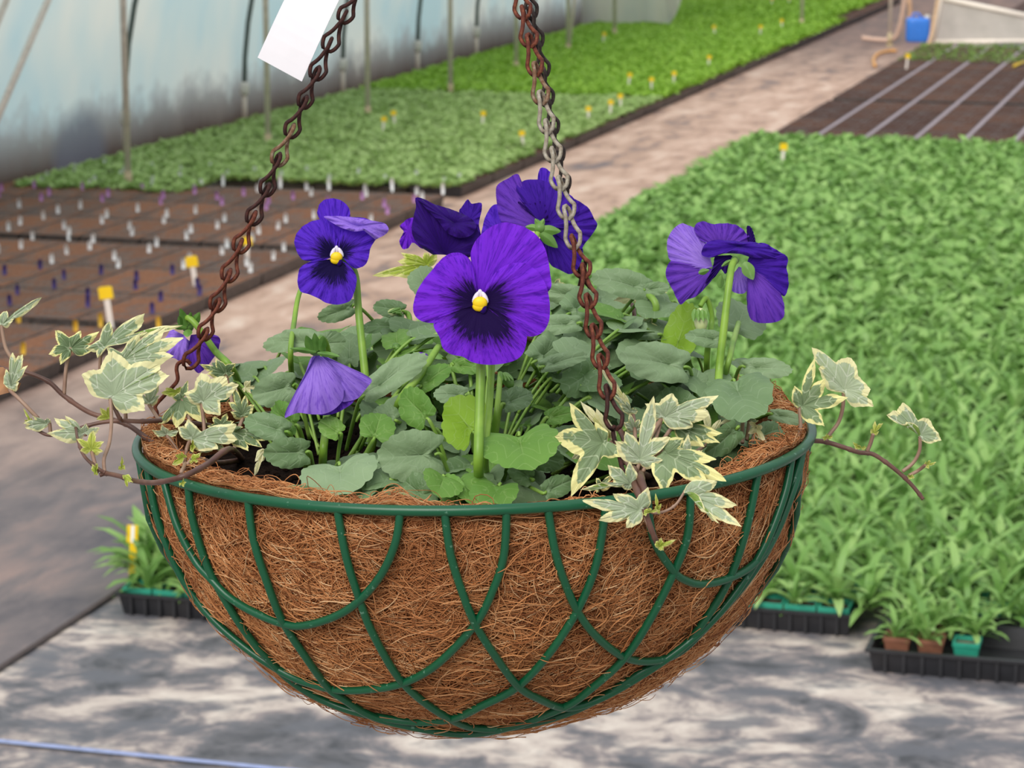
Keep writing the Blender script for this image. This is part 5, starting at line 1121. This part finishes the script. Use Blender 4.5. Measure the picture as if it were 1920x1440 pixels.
# F7 faded flower at left
f = flower('W', 345, 640, .03, 'faded lilac flower hanging behind the ivy'); z = .03
petal(f, z, (345, 628, 0), [(322, 616, 2), (305, 640, 4), (285, 665, 4), (274, 675, 4), (300, 677, -4), (325, 671, -8), (345, 682, -8), (356, 660, -4), (356, 640, -2)], 'petal_lilac', 0, bulge=.004, ruffle=.001)
petal(f, z, (358, 628, 0), [(356, 645, -4), (352, 680, -6), (362, 690, -4), (372, 700, -2), (385, 690, 0), (400, 672, 2), (411, 650, 4), (411, 632, 4), (390, 625, 2)], 'petal_mid', 0, bulge=.003, ruffle=.001)
calyx(f, 352, 612, z-.003, 12)
for a_, b_, w_ in [((350, 612), (338, 578), 16), ((355, 608), (358, 585), 12), ((362, 610), (375, 585), 16), ((350, 615), (320, 612), 10), ((352, 618), (352, 632), 18), ((340, 612), (336, 592), 12)]: sepal(f, a_, b_, w_, z-.006, z-.010)
stemtube(plants['W'], [r_far, B(440, 700, .02), B(405, 660, .02), B(385, 632, .02), B(365, 606, .02), B(352, 596, .022), B(350, 606, .028)], .0020, .0016)
# buds
def bud(pk, cx, cy, z, dx, dy, r, st, mt='bud'):
    f = empty('flower_bud', B(cx, cy, z), parent=plants[pk]); ax = (B(cx+dx, cy+dy, z)-B(cx, cy, z)); mb = MB(); mb.ball(B(cx, cy, z)+ax*.5, r*PX, 10, 8, (1, 1, ax.length/(2*r*PX)*1.15), axis=ax); mb.build('closed_petals', M[mt], f)
    for k in range(4):
        o_ = (k-1.5)*r*.55; sepal(f, (cx+o_*abs(dy)/(abs(dx)+abs(dy)+.1), cy+o_*abs(dx)/(abs(dx)+abs(dy)+.1)), (cx+dx*.55+o_*1.3, cy+dy*.55), r*.8, z-.003, z-.005)
    stemtube(plants[pk], st, .0017, .0013); return f
bud('R', 1313, 580, -.01, 2, 42, 13, [r_right, B(1325, 680, .0), B(1335, 600, .0), B(1325, 560, -.004), B(1313, 574, -.008)])
bud('M', 752, 585, .05, -26, 4, 10, [r_mid, B(772, 650, .04), B(768, 595, .05), B(758, 585, .052)])
bud('M', 738, 655, .0, 12, -6, 10, [r_mid, B(750, 700, .0), B(742, 668, .0)], 'sepal')
bud('F', 945, 700, -.07, 14, 26, 10, [r_front, B(930, 780, -.09), B(938, 700, -.07)], 'sepal')
bud('M', 775, 665, -.02, 26, 2, 6, [r_mid, B(745, 720, -.02), B(762, 668, -.02)], 'petal_mid')
stemtube(plants['M'], [r_mid+Vector((-.02, -.03, 0)), B(745, 765, -.06), B(790, 700, -.05), B(822, 650, -.03)], .0024, .0017)
# ------------------------------------------------------------------ variegated ivy
def ivy_leaf(parent, base, tips, z0, zt=None, mat='ivy_leaf', pet=None, notch=.56, name='leaf', wl=.18, bulge=.0008, side=1, curl=0.0):
    """lobe tips in order round the leaf; z0/zt = depth of the leaf's base and tips"""
    zt = z0-.006 if zt is None else zt
    b = B(base[0], base[1], z0); T = []
    for k, t in enumerate(tips):
        dz = zt+(t[2]*PX if len(t) > 2 else 0); T.append(B(t[0], t[1], dz))
    c = b+(sum(T, Vector())/len(T)-b)*.16; n = len(T); O = []
    mainL = max((t-b).length for t in T)
    for k in range(n):
        v = T[k]-b; nb = T[k-1]-b if k else None; na = T[k+1]-b if k < n-1 else None
        def note(p, q): m_ = (p+q)*.5; L_ = min(p.length, q.length); m2 = m_.normalized() if m_.length > 1e-6 else p.normalized(); ang = p.angle(q) if p.length > 0 and q.length > 0 else 1; return b+m2*min(L_*notch*(1.0+.15*(1-min(1, ang))), m_.length*.98)
        N0 = note(nb, v) if nb is not None else b+v*.10+(v.cross(CAMF)).normalized()*0
        N1 = note(v, na) if na is not None else b+v*.10
        pr = v.cross(CAMF).normalized(); w_ = v.length*wl
        s0 = 1 if (N0-T[k]).dot(pr) > 0 else -1
        def side_pts(N, sg):
            q1 = N.lerp(T[k], .33)+pr*sg*w_*.35; q2 = N.lerp(T[k], .66)+pr*sg*w_*.30; return [N, q1, q2]
        if nb is None: s0 = -(1 if (na is not None and (N1-b).dot(pr) > 0) else -1)
        s1 = -s0
        if nb is None:
            w0 = v.length*.30; O += [b+v*.03, b+v*.16+pr*s0*w0*.55, b+v*.42+pr*s0*w0*.85, b+v*.72+pr*s0*w0*.45, T[k]]
        else:
            a_ = side_pts(N0, s0); O += a_+[T[k]]
        if na is None:
            w0 = v.length*.30; O += [b+v*.72+pr*s1*w0*.45, b+v*.42+pr*s1*w0*.85, b+v*.16+pr*s1*w0*.55]
        else:
            a_ = side_pts(N1, s1); O += [a_[2], a_[1]]
    # light smoothing, keeping the tips sharp
    P = []
    m_ = len(O)
    for i in range(m_):
        p0, p1 = O[i], O[(i+1) % m_]
        for j in range(4): P.append(p0.lerp(p1, j/4))
    tipset = [t for t in T]
    for _ in range(3):
        Q = list(P)
        for i in range(len(P)):
            if min((P[i]-t).length for t in tipset) < 1e-5: continue
            Q[i] = P[i]*.5+(P[i-1]+P[(i+1) % len(P)])*.25
        P = Q
    rng_ = random.Random(int(base[0]*7+base[1])); P = [p+(p-c)*rng_.uniform(-.02, .02)-CAMF*rng_.uniform(-.0006, .0006)*1 for p in P]
    mb = MB(); top = -CAMF+Vector((0, 0, .5)); top = top*side
    for i, p in enumerate(P):
        d = (p-b).length/mainL; P[i] = p-Vector((0, 0, 1))*curl*d*d*mainL
    vz = [(b, t-Vector((0, 0, 1))*curl*((t-b).length/mainL)**2*mainL) for t in T]
    sheet(mb, c, P, True, 11, top, bulge=bulge, ruffle=.0008, rk=7, veins=vz, tone=rng_.random())
    o_ = mb.build(name, M[mat], parent)
    if pet:
        q = [b+(c-b)*.3, b]+[B(*p) for p in pet]; s_ = MB(); s_.tube(spline(q, 5), .0010, 6); s_.build('leaf_stalk', M['ivy_petiole'], o_)
    return o_
def runner(parent, pts, r0=.0019, r1=.0011, mat='ivy_stem'):
    P = spline([B(*p) if not isinstance(p, Vector) else p for p in pts], 7); n = len(P); mb = MB(); mb.tube(P, [r0+(r1-r0)*i/(n-1)+.00025*(i % 9 == 0) for i in range(n)], 8); return mb.build('runner', M[mat], parent)
rt = sp(455, 862)
ivL = empty('ivy_plant', rt, 'variegated ivy trailing over the left rim on long brown runners', 'ivy', 'variegated ivies in the basket')
runner(ivL, [rt, (400, 868, -.06), (345, 850, -.05), (300, 838, -.04), (270, 818, -.035), (240, 797, -.03), (205, 785, -.03), (165, 772, -.03), (120, 742, -.03), (90, 715, -.03), (45, 697, -.03), (10, 692, -.03), (-30, 680, -.03)], .0015, .0011)
runner(ivL, [sp(470, 830), (400, 800, -.03), (330, 792, -.04), (300, 789, -.05), (262, 790, -.055), (225, 789, -.055), (185, 793, -.055), (135, 807, -.055), (95, 816, -.055), (70, 806, -.055), (50, 788, -.055)], .0014, .0008)
runner(ivL, [rt, (430, 842, -.10), (392, 868, -.135), (360, 886, -.155), (335, 896, -.158), (305, 903, -.15), (280, 905, -.135), (250, 901, -.12), (225, 893, -.11), (200, 888, -.10), (187, 891, -.10)], .0016, .0011)
runner(ivL, [(196, 886, -.10), (180, 876, -.10), (158, 855, -.09), (146, 825, -.08), (142, 800, -.06)], .0010, .0007)
runner(ivL, [(207, 748, -.06), (222, 780, -.062), (228, 789, -.058)], .0010, .0011)
IVL = [((207, 748), [(272, 770, -6), (316, 703, -4), (298, 682), (212, 658, 4), (152, 702, -4)], -.065, -.068, 'ivy_leaf', [(209, 790, -.07), (205, 830, -.08), (195, 860, -.09), (196, 885, -.10)], .80),
 ((190, 652), [(182, 670), (278, 622, -6), (341, 609, -10), (272, 588, -2), (206, 602, 4), (160, 655)], -.035, -.04, 'ivy_leaf', [(187, 700, -.03), (190, 740, -.03)]),
 ((224, 681), [(325, 668, -8), (346, 633, -12), (311, 611, -4), (262, 625, 0), (200, 652, 4)], -.045, -.05, 'ivy_leaf', [(232, 720, -.04), (236, 790, -.03)]),
 ((132, 655), [(112, 682, -4), (91, 664, 2), (103, 619, 4), (152, 621, 8), (187, 622, 4), (180, 654, -2)], -.03, -.034, 'ivy_dark_leaf', [(124, 690, -.03), (120, 742, -.03)]),
 ((3, 612), [(27, 598), (79, 558, -4), (12, 581, 2), (-20, 590, 2)], -.03, -.032, 'ivy_leaf', [(10, 650, -.03), (22, 672, -.03), (40, 698, -.03)]),
 ((19, 732), [(36, 718), (52, 684, -2), (42, 662), (24, 660, 2), (11, 692, 4)], -.05, -.055, 'ivy_leaf', [(40, 752, -.055), (72, 785, -.055)]),
 ((160, 815), [(187, 802, -4), (162, 796, -2), (122, 779, 4), (101, 783, 4), (88, 814, -2)], -.06, -.065, 'ivy_leaf', [(150, 812, -.055), (125, 810, -.055)]),
 ((93, 795), [(88, 783), (62, 781), (40, 792, -2), (46, 802)], -.056, -.060, 'ivy_leaf', [(95, 816, -.055)]),
 ((58, 790), [(46, 790), (44, 766), (60, 785)], -.056, -.058, 'ivy_young_leaf', None),
 ((172, 846), [(194, 847), (195, 827), (175, 806, 2), (143, 823), (150, 845)], -.09, -.093, 'ivy_young_leaf', [(176, 862, -.095), (182, 886, -.10)]),
 ((205, 785), [(180, 785), (188, 765), (206, 758), (210, 776)], -.045, -.05, 'ivy_young_leaf', None),
 ((228, 880), [(222, 876), (229, 856), (234, 872)], -.115, -.12, 'ivy_young_leaf', None), ((232, 890), [(250, 905), (238, 914), (233, 900)], -.12, -.122, 'ivy_young_leaf', None),
 ((180, 888), [(172, 870), (183, 868), (184, 892), (176, 890)], -.10, -.103, 'ivy_young_leaf', None),
 ((340, 905), [(337, 912), (345, 896), (350, 905), (345, 912)], -.16, -.163, 'ivy_young_leaf', None),
 ((378, 757), [(413, 777, -6), (447, 722, -6), (424, 706), (377, 697, 4), (345, 737, -2)], -.055, -.06, 'ivy_leaf', [(382, 790, -.055), (384, 830, -.06)], .78),
 ((340, 745), [(388, 792, -6), (330, 802, -6), (296, 798, 0), (322, 745, 4), (352, 712, 6)], -.045, -.05, 'ivy_dark_leaf', [(360, 800, -.05)]),
 ((356, 826), [(410, 842, -6), (446, 824, -4), (444, 796, -2), (352, 787, 6), (333, 799, 2)], -.085, -.09, 'ivy_leaf', [(348, 850, -.085), (345, 880, -.10)], .68),
 ((313, 816), [(335, 808), (303, 797), (285, 808)], -.06, -.065, 'ivy_leaf', [(322, 830, -.06), (334, 848, -.06)]),
 ((455, 784), [(476, 758, -4), (462, 742), (438, 725, 2), (428, 752, 2), (432, 772, -4)], -.055, -.06, 'ivy_dark_leaf', [(446, 810, -.06), (438, 850, -.07)]),
 ((424, 703), [(440, 700), (442, 680), (405, 672, 4), (374, 684, 4), (388, 700)], -.02, -.024, 'ivy_dark_leaf', [(430, 730, -.02), (440, 780, -.03)]),
 ((432, 808), [(466, 846, -8), (492, 838, -8), (508, 822, -4), (478, 806, 2), (455, 800)], -.08, -.085, 'ivy_dark_leaf', [(436, 830, -.08)]),
 ((497, 842), [(478, 866, -6), (476, 893, -12), (490, 868, -4), (503, 856)], -.095, -.10, 'ivy_pale_leaf', None),
 ((415, 800), [(388, 800), (398, 782), (426, 775, 2), (440, 790)], -.06, -.064, 'ivy_dark_leaf', [(420, 830, -.06)]),
 ((400, 838), [(374, 848), (384, 832), (412, 826), (420, 838)], -.075, -.08, 'ivy_leaf', None),
 ((346, 858), [(322, 872), (328, 852), (340, 848), (348, 852)], -.10, -.104, 'ivy_young_leaf', [(347, 870, -.10), (340, 885, -.12)]), ((358, 862), [(378, 850), (372, 866), (360, 870)], -.10, -.104, 'ivy_young_leaf', [(350, 872, -.10)]),
 ((360, 838), [(356, 840), (362, 824), (368, 838), (362, 848)], -.085, -.09, 'ivy_young_leaf', None), ((458, 726), [(470, 712), (486, 728), (470, 738), (458, 735)], -.03, -.034, 'ivy_pale_leaf', None),
 ((280, 760), [(262, 738), (272, 716, 2), (298, 720), (300, 740)], -.02, -.022, 'ivy_leaf', [(290, 775, -.02), (300, 790, -.03)]), ((336, 738), [(302, 736), (310, 728), (338, 724)], -.03, -.034, 'ivy_young_leaf', None)]
def ivyset(parent, lst):
    for it in lst:
        base, tips, z0, zt, mt, pet = it[:6]; small = max(math.hypot(t[0]-base[0], t[1]-base[1]) for t in tips) < 34
        o_ = ivy_leaf(parent, base, tips, z0, zt, mt, pet, notch=it[6] if len(it) > 6 else .55, wl=.19, bulge=.0004 if small else .0012, curl=0)
        if mt == 'ivy_young_leaf': o_['label'] = 'small yellow young leaf'
ivyset(ivL, IVL)
mb = MB(); sheet(mb, B(12, 720, -.04), [B(x, y, z) for x, y, z in ((-20, 690, -.03), (5, 688, -.04), (18, 700, -.05), (22, 722, -.045), (40, 718, -.04), (34, 732, -.04), (10, 738, -.05), (-15, 745, -.04))], True, 6, -CAMF, bulge=.002, ruffle=.001); o_ = mb.build('leaf', M['dead_leaf'], ivL); o_['label'] = 'dry brown leaf'
rt2 = sp(1200, 895)
ivR = empty('ivy_plant', rt2, 'variegated ivy spilling over the front right rim below the middle chain', 'ivy', 'variegated ivies in the basket')
runner(ivR, [rt2, (1188, 880, -.135), (1190, 905, -.155), (1200, 935, -.17), (1213, 970, -.172), (1226, 1005, -.17), (1232, 1020, -.168)], .0022, .0011)
runner(ivR, [rt2+Vector((.004, 0, 0)), (1200, 890, -.14), (1208, 920, -.165), (1212, 950, -.172)], .0024, .0015)
runner(ivR, [rt2, (1180, 860, -.12), (1172, 830, -.11), (1160, 800, -.10)], .0020, .0012); runner(ivR, [rt2, (1200, 860, -.125), (1222, 815, -.11), (1240, 785, -.10)], .0016, .0010, 'ivy_petiole')
runner(ivR, [(1284, 921, -.166), (1268, 945, -.168), (1248, 958, -.168), (1226, 962, -.168), (1214, 955, -.17)], .0006, .0007, 'ivy_petiole')
IVR = [((1137, 830), [(1164, 858, -6), (1070, 931, -14), (1040, 818, -4), (1068, 757, 4), (1116, 790, 6)], -.125, -.132, 'ivy_dark_leaf', [(1160, 850, -.125), (1182, 880, -.13)]),
 ((1148, 832), [(1138, 802), (1100, 770), (1088, 750, 4), (1118, 766, 4), (1140, 786, 2)], -.11, -.115, 'ivy_pale_leaf', [(1170, 870, -.12)]), ((1100, 845), [(1072, 862), (1060, 835), (1082, 832), (1100, 834)], -.11, -.113, 'ivy_pale_leaf', None),
 ((1198, 870), [(1243, 863, -4), (1258, 818, 0), (1226, 742, 6), (1172, 810, 2), (1153, 826, -4)], -.135, -.14, 'ivy_leaf', [(1192, 890, -.135)]),
 ((1240, 785), [(1300, 800, -2), (1330, 780, -8), (1346, 742, -6), (1262, 736, 4), (1209, 757, 4)], -.10, -.105, 'ivy_leaf', [(1232, 815, -.105), (1222, 840, -.115)], .7),
 ((1262, 798), [(1320, 838, -6), (1350, 832, -6), (1356, 812, -4), (1310, 780, 4), (1275, 790)], -.095, -.10, 'ivy_dark_leaf', [(1240, 830, -.11)]),
 ((1330, 830), [(1352, 832, 0), (1352, 787, 2), (1320, 760, 4), (1318, 800, 2)], -.075, -.08, 'ivy_pale_leaf', [(1300, 850, -.10)]),
 ((1240, 845), [(1243, 925, -12), (1327, 904, -14), (1364, 905, -12), (1345, 860, -4), (1282, 820, 4)], -.135, -.142, 'ivy_dark_leaf', [(1220, 860, -.135), (1205, 885, -.135)]),
 ((1188, 912), [(1165, 912), (1126, 906, -2), (1088, 918, -6), (1140, 872, 2), (1180, 866, 4)], -.155, -.16, 'ivy_leaf', [(1196, 925, -.16)]),
 ((1205, 958), [(1174, 990, -6), (1122, 977, -4), (1090, 938, -2), (1150, 925, 3), (1215, 914, 4)], -.172, -.178, 'ivy_leaf', [(1212, 975, -.172), (1222, 1000, -.17)]),
 ((1279, 925), [(1326, 962, -8), (1350, 984, -12), (1389, 987, -12), (1381, 946, -4), (1345, 903, 2)], -.168, -.175, 'ivy_leaf', None),
 ((1187, 778), [(1162, 745), (1152, 722), (1122, 679, 4), (1168, 735), (1188, 765)], -.095, -.098, 'ivy_pale_leaf', [(1190, 800, -.10), (1192, 850, -.12)]),
 ((1185, 775), [(1160, 756), (1145, 735, -2), (1172, 750), (1196, 770)], -.10, -.104, 'ivy_leaf', None), ((1190, 810), [(1168, 790), (1180, 775), (1200, 785), (1205, 800)], -.10, -.104, 'ivy_leaf', [(1190, 840, -.11)]),
 ((1234, 1028), [(1245, 1030), (1270, 1011, -3), (1240, 1008), (1230, 1014)], -.172, -.176, 'ivy_young_leaf', None), ((1233, 960), [(1228, 950), (1229, 924), (1240, 945), (1238, 962)], -.172, -.175, 'ivy_young_leaf', None), ((1207, 962), [(1212, 966), (1235, 957), (1222, 954)], -.174, -.178, 'ivy_young_leaf', None),
 ((1225, 878), [(1220, 868), (1240, 850), (1250, 872), (1240, 888)], -.125, -.128, 'ivy_dark_leaf', None), ((1122, 915), [(1118, 925), (1118, 895), (1150, 890), (1150, 910)], -.14, -.143, 'ivy_dark_leaf', None),
 ((1285, 868), [(1262, 830), (1290, 815), (1318, 845)], -.11, -.112, 'ivy_leaf', [(1240, 880, -.12)])]
ivyset(ivR, IVR)
rt3 = sp(1395, 835)
ivE = empty('ivy_plant', rt3, 'variegated ivy with one runner reaching out past the right rim', 'ivy', 'variegated ivies in the basket')
runner(ivE, [rt3, (1415, 838, -.06), (1445, 836, -.05), (1475, 833, -.04), (1510, 827, -.035), (1545, 828, -.03), (1580, 838, -.03), (1610, 848, -.03), (1635, 851, -.03), (1660, 866, -.03), (1690, 890, -.03), (1712, 912, -.03), (1731, 936, -.03)], .0014, .0010)
IVE = [((1499, 767), [(1546, 799, -4), (1589, 745, -8), (1547, 712), (1527, 671, 4), (1489, 722, 2)], -.04, -.045, 'ivy_dark_leaf', [(1501, 800, -.04), (1494, 826, -.038), (1478, 836, -.04), (1462, 835, -.045)]),
 ((1582, 736), [(1638, 763, -6), (1632, 728, -2), (1596, 668, 0), (1522, 652, 6), (1535, 690, 2)], -.035, -.04, 'ivy_leaf', [(1580, 765, -.032), (1572, 792, -.03), (1555, 815, -.03), (1548, 828, -.03)], .8),
 ((1725, 822), [(1766, 824, -4), (1742, 785, -2), (1692, 755, 4), (1663, 777, 2), (1700, 790, 0)], -.035, -.04, 'ivy_leaf', [(1724, 845, -.032), (1712, 868, -.03), (1692, 884, -.03)], .8),
 ((1637, 815), [(1648, 810), (1656, 792), (1640, 790), (1633, 803)], -.035, -.037, 'ivy_young_leaf', [(1632, 832, -.032), (1626, 846, -.03)]), ((1735, 872), [(1742, 880), (1755, 868), (1745, 862), (1735, 866)], -.035, -.037, 'ivy_young_leaf', [(1722, 882, -.03), (1704, 892, -.03)]),
 ((1552, 822), [(1540, 820), (1550, 813), (1562, 818)], -.034, -.037, 'ivy_young_leaf', None), ((1615, 842), [(1598, 828), (1606, 834), (1625, 838)], -.034, -.037, 'ivy_young_leaf', None), ((1702, 895), [(1715, 895), (1712, 890), (1706, 890)], -.034, -.037, 'ivy_young_leaf', None),
 ((1395, 775), [(1350, 780), (1345, 800, -4), (1372, 770), (1400, 768), (1420, 780)], -.06, -.064, 'ivy_pale_leaf', [(1392, 800, -.06), (1392, 830, -.07)]), ((1418, 800), [(1438, 832), (1430, 800), (1405, 790), (1402, 815)], -.065, -.07, 'ivy_pale_leaf', [(1410, 830, -.065)]), ((1405, 790), [(1422, 790), (1415, 770), (1398, 775)], -.06, -.064, 'ivy_leaf', [(1400, 825, -.065)])]
ivyset(ivE, IVE)
rt4 = sp(1130, 740)
ivB = empty('ivy_plant', rt4, 'variegated ivy showing only a few leaves among the pansies at the back', 'ivy', 'variegated ivies in the basket')
runner(ivB, [rt4, (1160, 650, .06), (1188, 600, .07), (1185, 570, .08)], .0016, .0011); runner(ivB, [rt4, (1000, 640, .07), (870, 600, .09), (815, 520, .09)], .0016, .0011)
IVB = [((808, 498), [(818, 470), (795, 472), (752, 473, 2), (745, 488), (698, 517, -4), (735, 518)], .085, .08, 'ivy_young_leaf', None), ((1190, 560), [(1150, 562), (1168, 545), (1190, 540), (1202, 575)], .075, .07, 'ivy_pale_leaf', None), ((1228, 548), [(1250, 568), (1252, 548), (1235, 540)], .07, .068, 'ivy_pale_leaf', None),
 ((1125, 625), [(1160, 600), (1130, 585), (1115, 600)], .03, .028, 'ivy_dark_leaf', None), ((1205, 615), [(1235, 612), (1225, 592), (1200, 590), (1195, 605)], .05, .046, 'ivy_leaf', None), ((1035, 545), [(1060, 530), (1050, 520), (1030, 528)], .08, .076, 'ivy_leaf', None)]
ivyset(ivB, IVB)
